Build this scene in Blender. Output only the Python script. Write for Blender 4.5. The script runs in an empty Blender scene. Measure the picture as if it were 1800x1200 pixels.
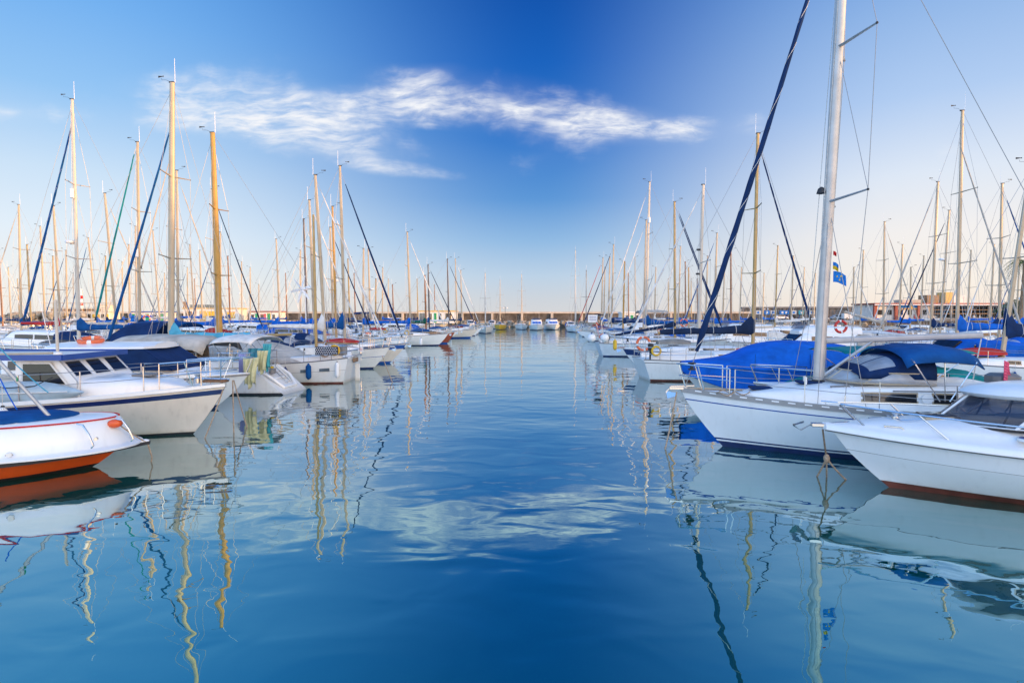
import bpy, math, random
from mathutils import Vector, Matrix
random.seed(7)
R = math.radians
sc = bpy.context.scene
C = sc.collection
# ------------------------------------------------------------------ camera
PITCH = math.atan(44/1000.0)
cd = bpy.data.cameras.new('camera'); cam = bpy.data.objects.new('camera', cd); C.objects.link(cam)
cd.sensor_width = 36; cd.lens = 20.0; cd.clip_start = .1; cd.clip_end = 9000
cam.location = (0, 0, 3); cam.rotation_euler = (math.pi/2 - PITCH, 0, 0)
sc.camera = cam
sc.view_settings.view_transform = 'Standard'; sc.view_settings.look = 'None'
sc.view_settings.gamma = 1; sc.view_settings.exposure = 0.30
# ------------------------------------------------------------------ helpers: colour and nodes
def lin(h):
    if not isinstance(h, str): return (*h, 1)
    c = [int(h[i:i+2], 16)/255 for i in (0, 2, 4)]
    return tuple((x/12.92 if x <= .04045 else ((x+.055)/1.055)**2.4) for x in c) + (1,)
class NT:
    def __init__(s, t): s.t = t; s.n = t.nodes; s.l = t.links
    def add(s, ty, **k):
        n = s.n.new(ty)
        for a, b in k.items():
            if a == 'ins':
                for i, v in b.items():
                    if isinstance(v, bpy.types.NodeSocket): s.l.new(v, n.inputs[i])
                    else: n.inputs[i].default_value = v
            else: setattr(n, a, b)
        return n
    def math(s, op, a, b=None, clamp=False, c=None):
        d = {0: a}
        if b is not None: d[1] = b
        if c is not None: d[2] = c
        return s.add('ShaderNodeMath', operation=op, use_clamp=clamp, ins=d).outputs[0]
    def mix(s, f, a, b, bt='MIX'):
        n = s.add('ShaderNodeMix', data_type='RGBA', blend_type=bt, ins={0: f, 6: a, 7: b}); return n.outputs[2]
    def ramp(s, f, stops, interp='LINEAR'):
        n = s.add('ShaderNodeValToRGB', ins={0: f}); r = n.color_ramp; r.interpolation = interp
        while len(r.elements) < len(stops): r.elements.new(.5)
        for e, (p, c) in zip(r.elements, stops): e.position = p; e.color = lin(c)
        return n.outputs[0]
    def remap(s, f, a, b, c=0., d=1., smooth=True):
        n = s.add('ShaderNodeMapRange', interpolation_type='SMOOTHSTEP' if smooth else 'LINEAR', ins={0: f, 1: a, 2: b, 3: c, 4: d}); return n.outputs[0]
# ------------------------------------------------------------------ sun and sky
SUN_EL, SUN_AZ = 4.5, 112.0       # degrees; azimuth measured from +Y towards +X
sd = bpy.data.lights.new('sun', 'SUN'); sun = bpy.data.objects.new('sun', sd); C.objects.link(sun)
sd.energy = 5.0; sd.angle = R(.5); sd.color = (1, .52, .17)
sv = Vector((math.sin(R(SUN_AZ))*math.cos(R(SUN_EL)), math.cos(R(SUN_AZ))*math.cos(R(SUN_EL)), math.sin(R(SUN_EL))))
sun.rotation_euler = sv.to_track_quat('Z', 'Y').to_euler(); sun.location = (120, -50, 60)
w = bpy.data.worlds.new("World"); sc.world = w; w.use_nodes = True
T = NT(w.node_tree); T.n.clear()
tc = T.add('ShaderNodeTexCoord').outputs['Generated']
sx = T.add('ShaderNodeSeparateXYZ', ins={0: tc}); X, Y, Z = sx.outputs
sky = T.add('ShaderNodeTexSky', sky_type='NISHITA', sun_disc=False, sun_elevation=R(SUN_EL), sun_rotation=R(SUN_AZ), air_density=1.0, dust_density=.6, ozone_density=2.5)
skyc = T.mix(1.0, sky.outputs[0], (.12, .12, .12, 1), 'MULTIPLY')
el = T.math('MAXIMUM', Z, 0.0)
centre = T.ramp(el, [(0, 'DCDCDE'), (.03, 'D2D9E2'), (.07, 'C0D6EC'), (.13, '94BEE8'), (.20, '5E9ADC'), (.29, '357CD0'), (.40, '1864C2'), (.50, '0E52AE'), (1, '0A4798')])
side = T.ramp(el, [(0, 'FAF3EA'), (.05, 'F5F6F4'), (.12, 'E8F4FF'), (.20, 'D0E7FD'), (.30, '98CAFA'), (.40, '78B6F6'), (.52, '4E9AEA'), (1, '1E6CC4')])
warm = T.ramp(el, [(0, 'FFEDDC'), (.05, 'FFF6EC'), (.12, 'FAF6F4'), (.20, 'E4EEFC'), (.30, 'B6D2F8'), (.40, '96BCEE'), (.52, '5A96E2'), (1, '2262BC')])
hyp = T.math('SQRT', T.math('ADD', T.math('MULTIPLY', X, X), T.math('MULTIPLY', Y, Y)))
az = T.math('DIVIDE', X, T.math('MAXIMUM', hyp, .001))            # sine of azimuth, + = right
lf = T.remap(az, .05, -.62); rt = T.remap(az, .05, .60)
c1 = T.mix(lf, centre, side); c2 = T.mix(rt, c1, warm)
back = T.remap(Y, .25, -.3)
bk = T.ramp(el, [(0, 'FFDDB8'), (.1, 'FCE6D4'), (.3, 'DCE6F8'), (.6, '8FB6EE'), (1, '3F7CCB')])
bk = T.mix(1.0, bk, T.mix(T.remap(X, -.4, .45), (1.9, 2.35, 2.65, 1), (5.0, 3.7, 2.5, 1)), 'MULTIPLY')      # unseen sky behind the camera, boosted and tinted per side to light the hulls
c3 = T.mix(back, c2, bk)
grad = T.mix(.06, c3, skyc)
# cirrus: a sheet of ice cloud at infinity, mapped over the directions of the forward sky
yy = T.math('MAXIMUM', Y, .05)
uv = T.add('ShaderNodeCombineXYZ', ins={0: T.math('DIVIDE', X, yy), 1: T.math('DIVIDE', Z, yy), 2: 0.})
def blob(px, py, rx, ry, rot, wt):
    m = T.add('ShaderNodeMapping', vector_type='TEXTURE', ins={0: uv.outputs[0], 1: ((px-900)/1000, (556-py)/1000, 0), 2: (0, 0, R(rot)), 3: (rx/1000, ry/1000, 1)})
    g = T.add('ShaderNodeTexGradient', gradient_type='SPHERICAL', ins={0: m.outputs[0]}).outputs[1]
    return T.math('MULTIPLY', g, wt)
blobs = [(910, 195, 330, 70, -8, .9), (1060, 222, 200, 40, -5, .95), (740, 175, 130, 60, -15, .75), (650, 200, 140, 45, -5, .7), (560, 175, 150, 30, 0, .35), (1170, 228, 90, 16, 6, .7), (420, 205, 320, 85, -2, 1.0), (500, 212, 140, 45, 5, .7), (340, 215, 120, 30, 0, .4), (620, 262, 170, 62, -8, .95),
         (710, 302, 130, 18, -6, .8), (1290, 228, 170, 45, 4, .55), (20, 203, 180, 28, -4, .75), (230, 325, 190, 26, 0, .4), (760, 138, 70, 22, 12, .45), (960, 275, 190, 60, 20, .35), (380, 140, 240, 50, 5, .4), (1690, 300, 320, 70, 10, .3), (1150, 235, 110, 20, -4, .6)]
m = None
for b in blobs:
    v = blob(*b); m = v if m is None else T.math('ADD', m, v)
warp = T.add('ShaderNodeTexNoise', noise_dimensions='3D', ins={'Vector': uv.outputs[0], 'Scale': 5.5, 'Detail': 3.})
wv = T.add('ShaderNodeVectorMath', operation='SCALE', ins={0: T.add('ShaderNodeVectorMath', operation='SUBTRACT', ins={0: warp.outputs[1], 1: (.5, .5, .5)}).outputs[0], 'Scale': .055}).outputs[0]
wuv = T.add('ShaderNodeVectorMath', operation='ADD', ins={0: uv.outputs[0], 1: wv}).outputs[0]
mp = T.add('ShaderNodeMapping', ins={0: wuv, 2: (0, 0, R(14)), 3: (5, 17, 1)})
n1 = T.add('ShaderNodeTexNoise', ins={'Vector': mp.outputs[0], 'Scale': 3., 'Detail': 9., 'Roughness': .62, 'Distortion': .5}).outputs[0]
mp2 = T.add('ShaderNodeMapping', ins={0: wuv, 2: (0, 0, R(-38)), 3: (7, 30, 1)})
n2 = T.add('ShaderNodeTexNoise', ins={'Vector': mp2.outputs[0], 'Scale': 2.2, 'Detail': 7., 'Roughness': .6, 'Distortion': .4}).outputs[0]
n3 = T.add('ShaderNodeTexNoise', ins={'Vector': wuv, 'Scale': 11., 'Detail': 6., 'Roughness': .5}).outputs[0]
shape = T.remap(T.math('ADD', m, T.math('MULTIPLY', T.math('SUBTRACT', n3, .5), 1.9)), .22, 1.3)
fil = T.remap(T.math('ADD', T.math('MULTIPLY', n1, .5), T.math('MULTIPLY', n2, .5)), .34, .68)
haze_ = T.math('MULTIPLY', T.remap(m, .05, 1.2), .16)
dens = T.math('ADD', T.math('MULTIPLY', shape, T.math('ADD', T.math('MULTIPLY', fil, 1.15), .08)), haze_)
dens = T.math('MULTIPLY', T.math('MULTIPLY', T.math('MULTIPLY', dens, T.remap(m, .0, .25)), T.remap(Y, .1, .3)), .82, clamp=True)
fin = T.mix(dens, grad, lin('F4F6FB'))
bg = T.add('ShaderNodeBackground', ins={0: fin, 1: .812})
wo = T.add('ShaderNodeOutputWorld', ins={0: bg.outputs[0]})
# ------------------------------------------------------------------ materials
MC = {}
def mat(name, col, rough=.5, metal=0., spec=.5, noise=.08, nscale=3., bump=0., bscale=60., coat=0., dirt=None, alpha=None, trans=0.):
    if name in MC: return MC[name]
    m = bpy.data.materials.new(name); m.use_nodes = True; t = NT(m.node_tree); t.n.clear()
    tc = t.add('ShaderNodeTexCoord').outputs['Object']
    base = lin(col)
    if noise:
        n = t.add('ShaderNodeTexNoise', ins={'Vector': tc, 'Scale': nscale, 'Detail': 5., 'Roughness': .6}).outputs[0]
        lo = tuple(c*(1-noise*1.6) for c in base[:3])+(1,); hi = tuple(min(1, c*(1+noise*.9)) for c in base[:3])+(1,)
        base = t.mix(t.remap(n, .3, .7), lo, hi)
    if dirt:
        mp = t.add('ShaderNodeMapping', ins={0: tc, 3: (5, 5, .8)})
        n = t.add('ShaderNodeTexNoise', ins={'Vector': mp.outputs[0], 'Scale': 1.6, 'Detail': 6.}).outputs[0]
        base = t.mix(t.math('MULTIPLY', t.remap(n, .52, .8), dirt), base, lin('6B5F4C'))
    if name in ('gelcoat_white', 'gelcoat_old_white', 'gelcoat_cream'):
        z_ = t.add('ShaderNodeSeparateXYZ', ins={0: tc}).outputs[2]; n = t.add('ShaderNodeTexNoise', ins={'Vector': t.add('ShaderNodeMapping', ins={0: tc, 3: (3, 3, 1)}).outputs[0], 'Scale': 2.5, 'Detail': 4.}).outputs[0]
        base = t.mix(t.math('MULTIPLY', t.remap(t.math('ADD', z_, t.math('MULTIPLY', n, .16)), .26, .10), .38), base, lin('8A7A55'))
    p = t.add('ShaderNodeBsdfPrincipled', ins={'Roughness': rough, 'Metallic': metal, 'Specular IOR Level': spec, 'Coat Weight': coat, 'Coat Roughness': .12, 'Transmission Weight': trans})
    if isinstance(base, bpy.types.NodeSocket): t.l.new(base, p.inputs[0])
    else: p.inputs[0].default_value = base
    if alpha is not None: p.inputs['Alpha'].default_value = alpha
    if bump:
        n = t.add('ShaderNodeTexNoise', ins={'Vector': tc, 'Scale': bscale, 'Detail': 4.}).outputs[0]
        b = t.add('ShaderNodeBump', ins={'Strength': 1., 'Distance': bump, 'Height': n}); t.l.new(b.outputs[0], p.inputs['Normal'])
    t.add('ShaderNodeOutputMaterial', ins={0: p.outputs[0]})
    MC[name] = m; return m
gw = mat('gelcoat_white', (.80, .81, .80), .28, coat=.3, noise=.02, nscale=1.2, dirt=.07)
gw2 = mat('gelcoat_old_white', (.70, .70, .67), .38, noise=.03, nscale=2, dirt=.16)
gcream = mat('gelcoat_cream', (.70, .64, .55), .35, noise=.03, dirt=.15)
gdeck = mat('deck_nonskid', (.72, .73, .72), .6, noise=.06, nscale=5, bump=.002, bscale=150)
ggrey = mat('hull_pale_blue_grey', (.52, .60, .66), .35, noise=.05)
navy = mat('paint_navy', (.012, .022, .11), .3, coat=.3, noise=.06)
blue = mat('paint_blue', (.008, .06, .30), .3, coat=.3, noise=.06)
boot = mat('antifouling_blue', (.012, .03, .12), .6, noise=.2)
bootk = mat('antifouling_black', (.012, .012, .016), .6, noise=.2)
bootr = mat('antifouling_brown_red', (.13, .035, .022), .6, noise=.25)
rust = mat('hull_brick_red', (.32, .07, .03), .5, noise=.15)
orange = mat('hull_orange', (.75, .10, .012), .35, coat=.2, noise=.06)
blk = mat('rubber_black', (.02, .02, .022), .6, noise=.1)
grey = mat('rail_grey', (.20, .19, .18), .5, noise=.1)
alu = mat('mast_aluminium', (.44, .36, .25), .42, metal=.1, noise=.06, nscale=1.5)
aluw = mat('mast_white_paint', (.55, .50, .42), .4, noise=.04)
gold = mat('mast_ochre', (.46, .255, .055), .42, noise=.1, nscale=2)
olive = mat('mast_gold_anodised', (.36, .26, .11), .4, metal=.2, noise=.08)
brown = mat('mast_varnished_wood', (.26, .11, .045), .4, noise=.2)
dkm = mat('mast_dark', (.10, .08, .08), .45, noise=.1)
steel = mat('stainless_steel', (.62, .62, .62), .22, metal=.9, noise=.03)
wire = mat('rigging_wire', (.34, .33, .32), .45, metal=.4, noise=0)
rope = mat('rope_tan', (.38, .28, .19), .85, noise=.25, nscale=30)
ropew = mat('rope_pale', (.62, .60, .55), .85, noise=.15, nscale=30)
teak = mat('teak', (.22, .105, .045), .55, noise=.25, nscale=9)
glass = mat('tinted_window', (.012, .014, .018), .06, spec=.8, noise=0)
glassb = mat('window_grey_glass', (.10, .13, .15), .08, spec=.8, noise=.1)
vinyl = mat('clear_vinyl', (.62, .66, .70), .12, noise=.15, nscale=2, alpha=.55)
scr = mat('windscreen_glass', (.03, .045, .09), .03, spec=.7, noise=.1, alpha=.42)
white = mat('white_plastic', (.80, .80, .79), .45, noise=.03)
ylw = mat('yellow_plastic', (.70, .42, .02), .5, noise=.06)
orgp = mat('orange_plastic', (.75, .16, .06), .55, noise=.08)
redp = mat('red_plastic', (.55, .03, .02), .5, noise=.08)
grnp = mat('green_plastic', (.02, .28, .09), .5, noise=.08)
dk = mat('dark_interior', (.03, .03, .032), .7, noise=.2)
def cloth(name, col, **k): return mat(name, col, .85, noise=.16, nscale=1.8, bump=.022, bscale=4.5, spec=.2, **k)
cnavy = cloth('canvas_navy', (.006, .028, .10)); cblue = cloth('canvas_royal_blue', (.003, .11, .50)); cmid = cloth('canvas_blue', (.004, .072, .24))
cdark = cloth('canvas_dark_blue', (.008, .022, .06)); cteal = cloth('canvas_teal', (.004, .20, .22)); clight = cloth('canvas_light_blue', (.08, .36, .52))
cgrey = cloth('canvas_grey_beige', (.46, .43, .38)); cwhite = cloth('canvas_white', (.66, .65, .62)); cred = cloth('canvas_red', (.42, .035, .03)); cgreen = cloth('canvas_green', (.01, .10, .07))
cpale = cloth('cloth_pale_yellow', (.62, .60, .36)); clil = cloth('cloth_lilac', (.30, .34, .62)); cturq = cloth('cloth_turquoise', (.08, .42, .48))
cpink = cloth('cloth_pink', (.65, .10, .18)); cyel = cloth('cloth_yellow', (.72, .48, .02)); cfr = cloth('flag_red', (.60, .03, .03)); cfw = cloth('flag_white', (.75, .75, .73)); cfb = cloth('flag_blue', (.02, .20, .60))
conc = mat('concrete', (.22, .19, .165), .85, noise=.2, nscale=.6, bump=.02, bscale=6)
concd = mat('concrete_dark', (.10, .088, .078), .9, noise=.3, nscale=.5, bump=.02, bscale=6)  # dark tone carries the shade on the breakwater bays
concw = mat('concrete_pale', (.50, .44, .37), .85, noise=.12, nscale=.5)  # pale tone carries the sunlit cream of the breakwater cap
plaster = mat('plaster_white', (.72, .69, .64), .8, noise=.08, nscale=.8)
plastc = mat('plaster_ochre', (.62, .42, .14), .8, noise=.1)
brick = mat('paint_brick_red', (.30, .05, .03), .6, noise=.1)
stone = mat('rock', (.30, .26, .20), .95, noise=.4, nscale=.9, bump=.08, bscale=3)
wood = mat('wood_brown', (.30, .18, .09), .7, noise=.25, nscale=4)
leafm = mat('foliage_green', (.045, .095, .02), .7, noise=.5, nscale=1.2)
palm = mat('palm_leaf', (.10, .13, .015), .6, noise=.4, nscale=1)
tyre = mat('tyre_rubber', (.015, .015, .015), .8, noise=.1)
# ------------------------------------------------------------------ mesh builder
class MB:
    def __init__(s): s.v = []; s.f = []; s.mi = []; s.ms = []
    def m(s, mt):
        if mt not in s.ms: s.ms.append(mt)
        return s.ms.index(mt)
    def add(s, vs, fs, mt):
        o = len(s.v); s.v += [tuple(v) for v in vs]; k = s.m(mt)
        for f in fs: s.f.append([o+i for i in f]); s.mi.append(k)
        return s
    def loft(s, rings, mt, closed=True, caps=(True, True), rowmats=None):
        n = len(rings[0]); vs = [p for r in rings for p in r]; fs = {}
        for i in range(len(rings)-1):
            for j in range(n if closed else n-1):
                k = (j+1) % n; mm = rowmats[j] if rowmats else mt
                fs.setdefault(mm, []).append((i*n+j, i*n+k, (i+1)*n+k, (i+1)*n+j))
        o = len(s.v); s.v += [tuple(v) for v in vs]
        for mm, l in fs.items():
            q = s.m(mm)
            for f in l: s.f.append([o+a for a in f]); s.mi.append(q)
        q = s.m(mt)
        if caps[0]: s.f.append([o+a for a in range(n)][::-1]); s.mi.append(q)
        if caps[1]: s.f.append([o+(len(rings)-1)*n+a for a in range(n)]); s.mi.append(q)
        return s
    def box(s, c, d, mt, rz=0., b=0., ry=0.):
        x, y, z = d[0]/2, d[1]/2, d[2]/2; M = Matrix.Translation(c) @ Matrix.Rotation(rz, 4, 'Z') @ Matrix.Rotation(ry, 4, 'Y')
        b = min(b, x*.9, y*.9, z*.9)
        if b <= 0: rg = [[(-x, -y, q), (x, -y, q), (x, y, q), (-x, y, q)] for q in (-z, z)]
        else:
            def rr(e, q): X, Y = x-e, y-e; return [(-X+b, -Y, q), (X-b, -Y, q), (X, -Y+b, q), (X, Y-b, q), (X-b, Y, q), (-X+b, Y, q), (-X, Y-b, q), (-X, -Y+b, q)]
            rg = [rr(b*.6, -z), rr(0, -z+b*.6), rr(0, z-b*.6), rr(b*.6, z)]
        return s.loft([[M @ Vector(p) for p in r] for r in rg], mt)
    def tube(s, pts, r, mt, seg=6, caps=True, flat=1.):
        pts = [Vector(p) for p in pts]; n = len(pts); rs = r if isinstance(r, (list, tuple)) else [r]*n
        rings = []; up = None
        for i in range(n):
            d = (pts[min(i+1, n-1)]-pts[max(i-1, 0)])
            if d.length < 1e-9: d = Vector((0, 0, 1))
            d.normalize()
            if up is None:
                up = Vector((0, 0, 1)) if abs(d.z) < .9 else Vector((0, 1, 0))
            a = d.cross(up)
            if a.length < 1e-6: a = d.orthogonal()
            a.normalize(); b2 = a.cross(d).normalized(); up = b2
            rings.append([pts[i]+a*(rs[i]*math.cos(2*math.pi*k/seg)*flat)+b2*(rs[i]*math.sin(2*math.pi*k/seg)) for k in range(seg)])
        return s.loft(rings, mt, caps=(caps, caps))
    def ball(s, c, r, mt, n=8, sq=(1, 1, 1)):
        rings = []
        for i in range(1, n):
            t = math.pi*i/n; rings.append([(c[0]+r*sq[0]*math.sin(t)*math.cos(2*math.pi*k/(n*2-4)), c[1]+r*sq[1]*math.sin(t)*math.sin(2*math.pi*k/(n*2-4)), c[2]-r*sq[2]*math.cos(t)) for k in range(n*2-4)])
        return s.loft(rings, mt)
    def lathe(s, c, prof, mt, seg=12, axis='z'):
        rings = []
        for (r, h) in prof:
            rg = []
            for k in range(seg):
                a = 2*math.pi*k/seg; p = (r*math.cos(a), r*math.sin(a), h)
                if axis == 'x': p = (p[2], p[0], p[1])
                if axis == 'y': p = (p[0], p[2], p[1])
                rg.append((c[0]+p[0], c[1]+p[1], c[2]+p[2]))
            rings.append(rg)
        return s.loft(rings, mt)
    def torus(s, c, R0, r, mt, M=None, n=20, seg=8, mt2=None):
        M = M or Matrix()
        ring = []
        for i in range(n+1):
            a = 2*math.pi*i/n
            ring.append([Vector(c)+(M @ Vector(((R0+r*math.cos(b))*math.cos(a), (R0+r*math.cos(b))*math.sin(a), r*math.sin(b)))) for b in [2*math.pi*k/seg for k in range(seg)]])
        for i in range(n): s.loft(ring[i:i+2], mt2 if (mt2 and i % 5 == 0) else mt, caps=(False, False))
        return s
    def grid(s, P, mt): return s.loft(P, mt, closed=False, caps=(False, False))
    def prism(s, poly, off, mt):     # polygon extruded by vector
        o = Vector(off); return s.loft([[Vector(p) for p in poly], [Vector(p)+o for p in poly]], mt)
    def build(s, name, parent=None, solid=0., sharp=38, smooth=True, sub=0):
        me = bpy.data.meshes.new(name); me.from_pydata(s.v, [], s.f)
        for q in s.ms: me.materials.append(q)
        me.polygons.foreach_set('material_index', s.mi)
        import bmesh
        bm = bmesh.new(); bm.from_mesh(me); bmesh.ops.recalc_face_normals(bm, faces=bm.faces); bm.to_mesh(me); bm.free()
        if smooth:
            me.polygons.foreach_set('use_smooth', [True]*len(me.polygons)); me.set_sharp_from_angle(angle=R(sharp))
        o = bpy.data.objects.new(name, me); C.objects.link(o)
        if parent: o.parent = parent
        if solid:
            q = o.modifiers.new('s', 'SOLIDIFY'); q.thickness = solid; q.offset = 0
        if sub:
            q = o.modifiers.new('u', 'SUBSURF'); q.levels = sub; q.render_levels = sub
        return o
def tag(o, label=None, cat=None, group=None, kind=None):
    if label: o['label'] = label
    if cat: o['category'] = cat
    if group: o['group'] = group
    if kind: o['kind'] = kind
    return o
def thing(name, label, cat, loc=(0, 0, 0), rz=0., group=None):
    o = bpy.data.objects.new(name, None); C.objects.link(o); o.location = loc; o.rotation_euler = (0, 0, rz)
    o.empty_display_size = .3
    return tag(o, label, cat, group)
def ray(px, py):
    u, v = (px-900)/1000., (600-py)/1000.; c, s_ = math.cos(PITCH), math.sin(PITCH)
    return Vector((u, c+v*s_, -s_+v*c))
def atY(px, py, Y): d = ray(px, py); return Vector((0, 0, 3))+d*(Y/d.y)
def atZ(px, py, z): d = ray(px, py); return Vector((0, 0, 3))+d*((z-3)/d.z)
# ------------------------------------------------------------------ setting: water, breakwater, quays
def water():
    b = MB(); b.add([(-4000, -300, 0), (4000, -300, 0), (4000, 6000, 0), (-4000, 6000, 0)], [(0, 1, 2, 3)], waterm()); o = b.build('water', smooth=False); tag(o, kind='structure')
def waterm():
    m = bpy.data.materials.new('harbour_water'); m.use_nodes = True; t = NT(m.node_tree); t.n.clear()
    tc = t.add('ShaderNodeTexCoord').outputs['Object']
    mp = t.add('ShaderNodeMapping', ins={0: tc, 2: (0, 0, R(12)), 3: (.8, 1.25, 1)})
    a = t.add('ShaderNodeTexNoise', ins={'Vector': mp.outputs[0], 'Scale': 1.05, 'Detail': 1.6, 'Roughness': .38, 'Distortion': .6}).outputs[0]
    b = t.add('ShaderNodeTexNoise', ins={'Vector': mp.outputs[0], 'Scale': 3.4, 'Detail': 2., 'Roughness': .5, 'Distortion': .3}).outputs[0]
    c = t.add('ShaderNodeTexNoise', ins={'Vector': mp.outputs[0], 'Scale': .22, 'Detail': 1.}).outputs[0]
    patch = t.remap(t.add('ShaderNodeTexNoise', ins={'Vector': tc, 'Scale': .09, 'Detail': 2.}).outputs[0], .38, .62, .25, 1.)
    h = t.math('ADD', t.math('MULTIPLY', a, .0155), t.math('ADD', t.math('MULTIPLY', t.math('MULTIPLY', b, .0015), patch), t.math('MULTIPLY', c, .05)))
    bump = t.add('ShaderNodeBump', ins={'Strength': 1., 'Distance': 1., 'Height': h})
    fc = t.add('ShaderNodeLayerWeight', ins={'Blend': .5, 'Normal': bump.outputs[0]}).outputs[1]      # facing: rises towards grazing view, as water does
    fr = t.math('MULTIPLY_ADD', t.math('POWER', fc, 3.0), .54, c=.38)
    body = t.add('ShaderNodeBsdfDiffuse', ins={'Color': (.0, .070, .050, 1)})
    tint = t.mix(t.remap(fc, .50, .86), (.48, .92, 1., 1), (.90, .96, 1., 1))
    gl = t.add('ShaderNodeBsdfGlossy', ins={'Color': tint, 'Roughness': 0.0, 'Normal': bump.outputs[0]})
    mx = t.add('ShaderNodeMixShader', ins={0: fr, 1: body.outputs[0], 2: gl.outputs[0]})
    t.add('ShaderNodeOutputMaterial', ins={0: mx.outputs[0]})
    return m
water()
def rock_pile(name, pts, mt, label=None):
    b = MB()
    for (x, y, z, r) in pts:
        n = 5; rings = []
        sqz = (random.uniform(.8, 1.3), random.uniform(.8, 1.2), random.uniform(.6, .9)); q = random.uniform(0, 6)
        for i in range(1, n):
            th = math.pi*i/n
            rings.append([(x+r*sqz[0]*random.uniform(.75, 1.15)*math.sin(th)*math.cos(q+2*math.pi*k/7), y+r*sqz[1]*random.uniform(.75, 1.15)*math.sin(th)*math.sin(q+2*math.pi*k/7), z-r*sqz[2]*math.cos(th)*random.uniform(.85, 1.1)) for k in range(7)])
        b.loft(rings, mt)
    o = b.build(name, smooth=False); tag(o, label, 'rocks', kind='stuff'); return o
# breakwater wall: bays darkened to look shaded, pale pilasters, cap lightened to look sunlit
def seawall(label, P0, P1, ztop, z0, step, cap, bay, pil, nsub=2):
    P0, P1 = Vector(P0), Vector(P1); d = P1-P0; L = d.length; u = d.normalized(); n = Vector((u.y, -u.x, 0)); a = math.atan2(u.y, u.x)
    r = thing('sea_wall', label, 'wall', (P0.x, P0.y, 0), a, None)
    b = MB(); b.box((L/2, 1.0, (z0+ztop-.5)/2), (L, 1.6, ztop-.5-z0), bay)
    k = int(L/step)
    for i in range(k*6):
        if nsub == 1 and i % 6: b.box((i*step/6, .17, (z0+ztop-.5)/2), (.35, .1, ztop-.5-z0), pil if nsub == 1 else conc)
    b.build('wall_bay', r)
    b = MB(); b.box((L/2, .9, ztop-.22), (L+.4, 2.2, .55), cap, b=.06); b.build('wall_cap', r)
    for i in range(k+1):
        b = MB(); b.box((i*step, -.05, (z0+ztop-.5)/2), (.7, .5, ztop-.5-z0), pil, b=.04); b.build('pilaster', r)
    return r
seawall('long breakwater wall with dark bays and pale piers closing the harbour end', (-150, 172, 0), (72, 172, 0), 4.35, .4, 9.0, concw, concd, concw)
seawall('plain grey concrete sea wall behind the parked cars', (72, 178, 0), (122, 166, 0), 5.9, 1.6, 6.0, conc, conc, conc, 1)
b = MB(); b.box((-40, 168, .6), (230, 9, 1.3), concd); b.build('breakwater_walkway', None)['kind'] = 'structure'
rock_pile('rocks', [(random.uniform(-70, 76), random.uniform(158, 164), random.uniform(.1, 1.5), random.uniform(.5, 1.1)) for _ in range(420)], stone, 'rough boulders heaped along the foot of the breakwater wall')
rock_pile('rocks', [(-118+random.gauss(0, 4.5), 142+random.gauss(0, 2.), random.uniform(.3, 3.5)*max(.3, 1), random.uniform(.7, 1.2)) for _ in range(110)], stone, 'heap of golden sunlit boulders beside the ferry at left')
# right hand quay with its stone face
b = MB(); b.box((125, 160, .9), (110, 60, 2.1), concd, b=.05); b.box((125, 129.6, 2.05), (110, .8, .25), conc, b=.03); q = b.build('quay'); q['kind'] = 'structure'
rock_pile('rocks', [(random.uniform(38, 78), random.uniform(124, 132), random.uniform(.0, 1.6), random.uniform(.5, 1.0)) for _ in range(160)], stone, 'grey boulders sloping down below the parked cars at right')
b = MB(); b.box((60, 150, .8), (34, 34, 1.4), concd); b.build('embankment')['kind'] = 'structure'
# unseen ridge added on the sun side, shaped so its shadow covers the moored hulls
def shade_hill():
    b = MB(); P = []
    for i in range(40):
        t = i/39; y = -230+t*285; row = []
        for j in range(9):
            s = j/8; x = 135+s*120
            hh = 16.5*min(1, s*3.)*(.85+.10*math.sin(y*.05)+.06*math.sin(y*.17+1))*min(1, (1-t)*9) + (30*max(0, s-.5))*min(1, (1-t)*5)
            row.append((x+3*math.sin(y*.1), y, max(.2, hh)))
        P.append(row)
    b.grid(P, mat('shade_hill_scrub', (.11, .09, .05), .95, noise=.4, nscale=.08)); b.build('shade_hill')['kind'] = 'structure'
shade_hill()
# pontoons between the rows
def pontoon(label, x, y0, y1, wd=2.2):
    r = thing('pontoon', label, 'pontoon', (x, y0, 0), 0, 'floating pontoons between the rows of boats')
    L = y1-y0
    b = MB(); b.box((0, L/2, .5), (wd, L, .12), wood, b=.02); b.build('deck', r)
    b = MB()
    for i in range(int(L/4)): b.box((0, i*4+2, .2), (wd-.3, 2.8, .5), conc, b=.05)
    b.build('float', r)
    for i in range(int(L/14)):
        b = MB(); b.box((wd/2-.2, i*14+5, 1.0), (.22, .22, .9), white, b=.03); b.build('service_post', r)
pontoon("wooden walkway floating behind the front left row of boats", -19.6, 34, 150)
pontoon("wooden walkway floating behind the front right row of boats", 19.6, 34, 118)
pontoon('wooden walkway far out among the left hand boats', -45, 22, 140)
pontoon('wooden walkway among the boats below the restaurant', 44, 20, 118)
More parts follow.
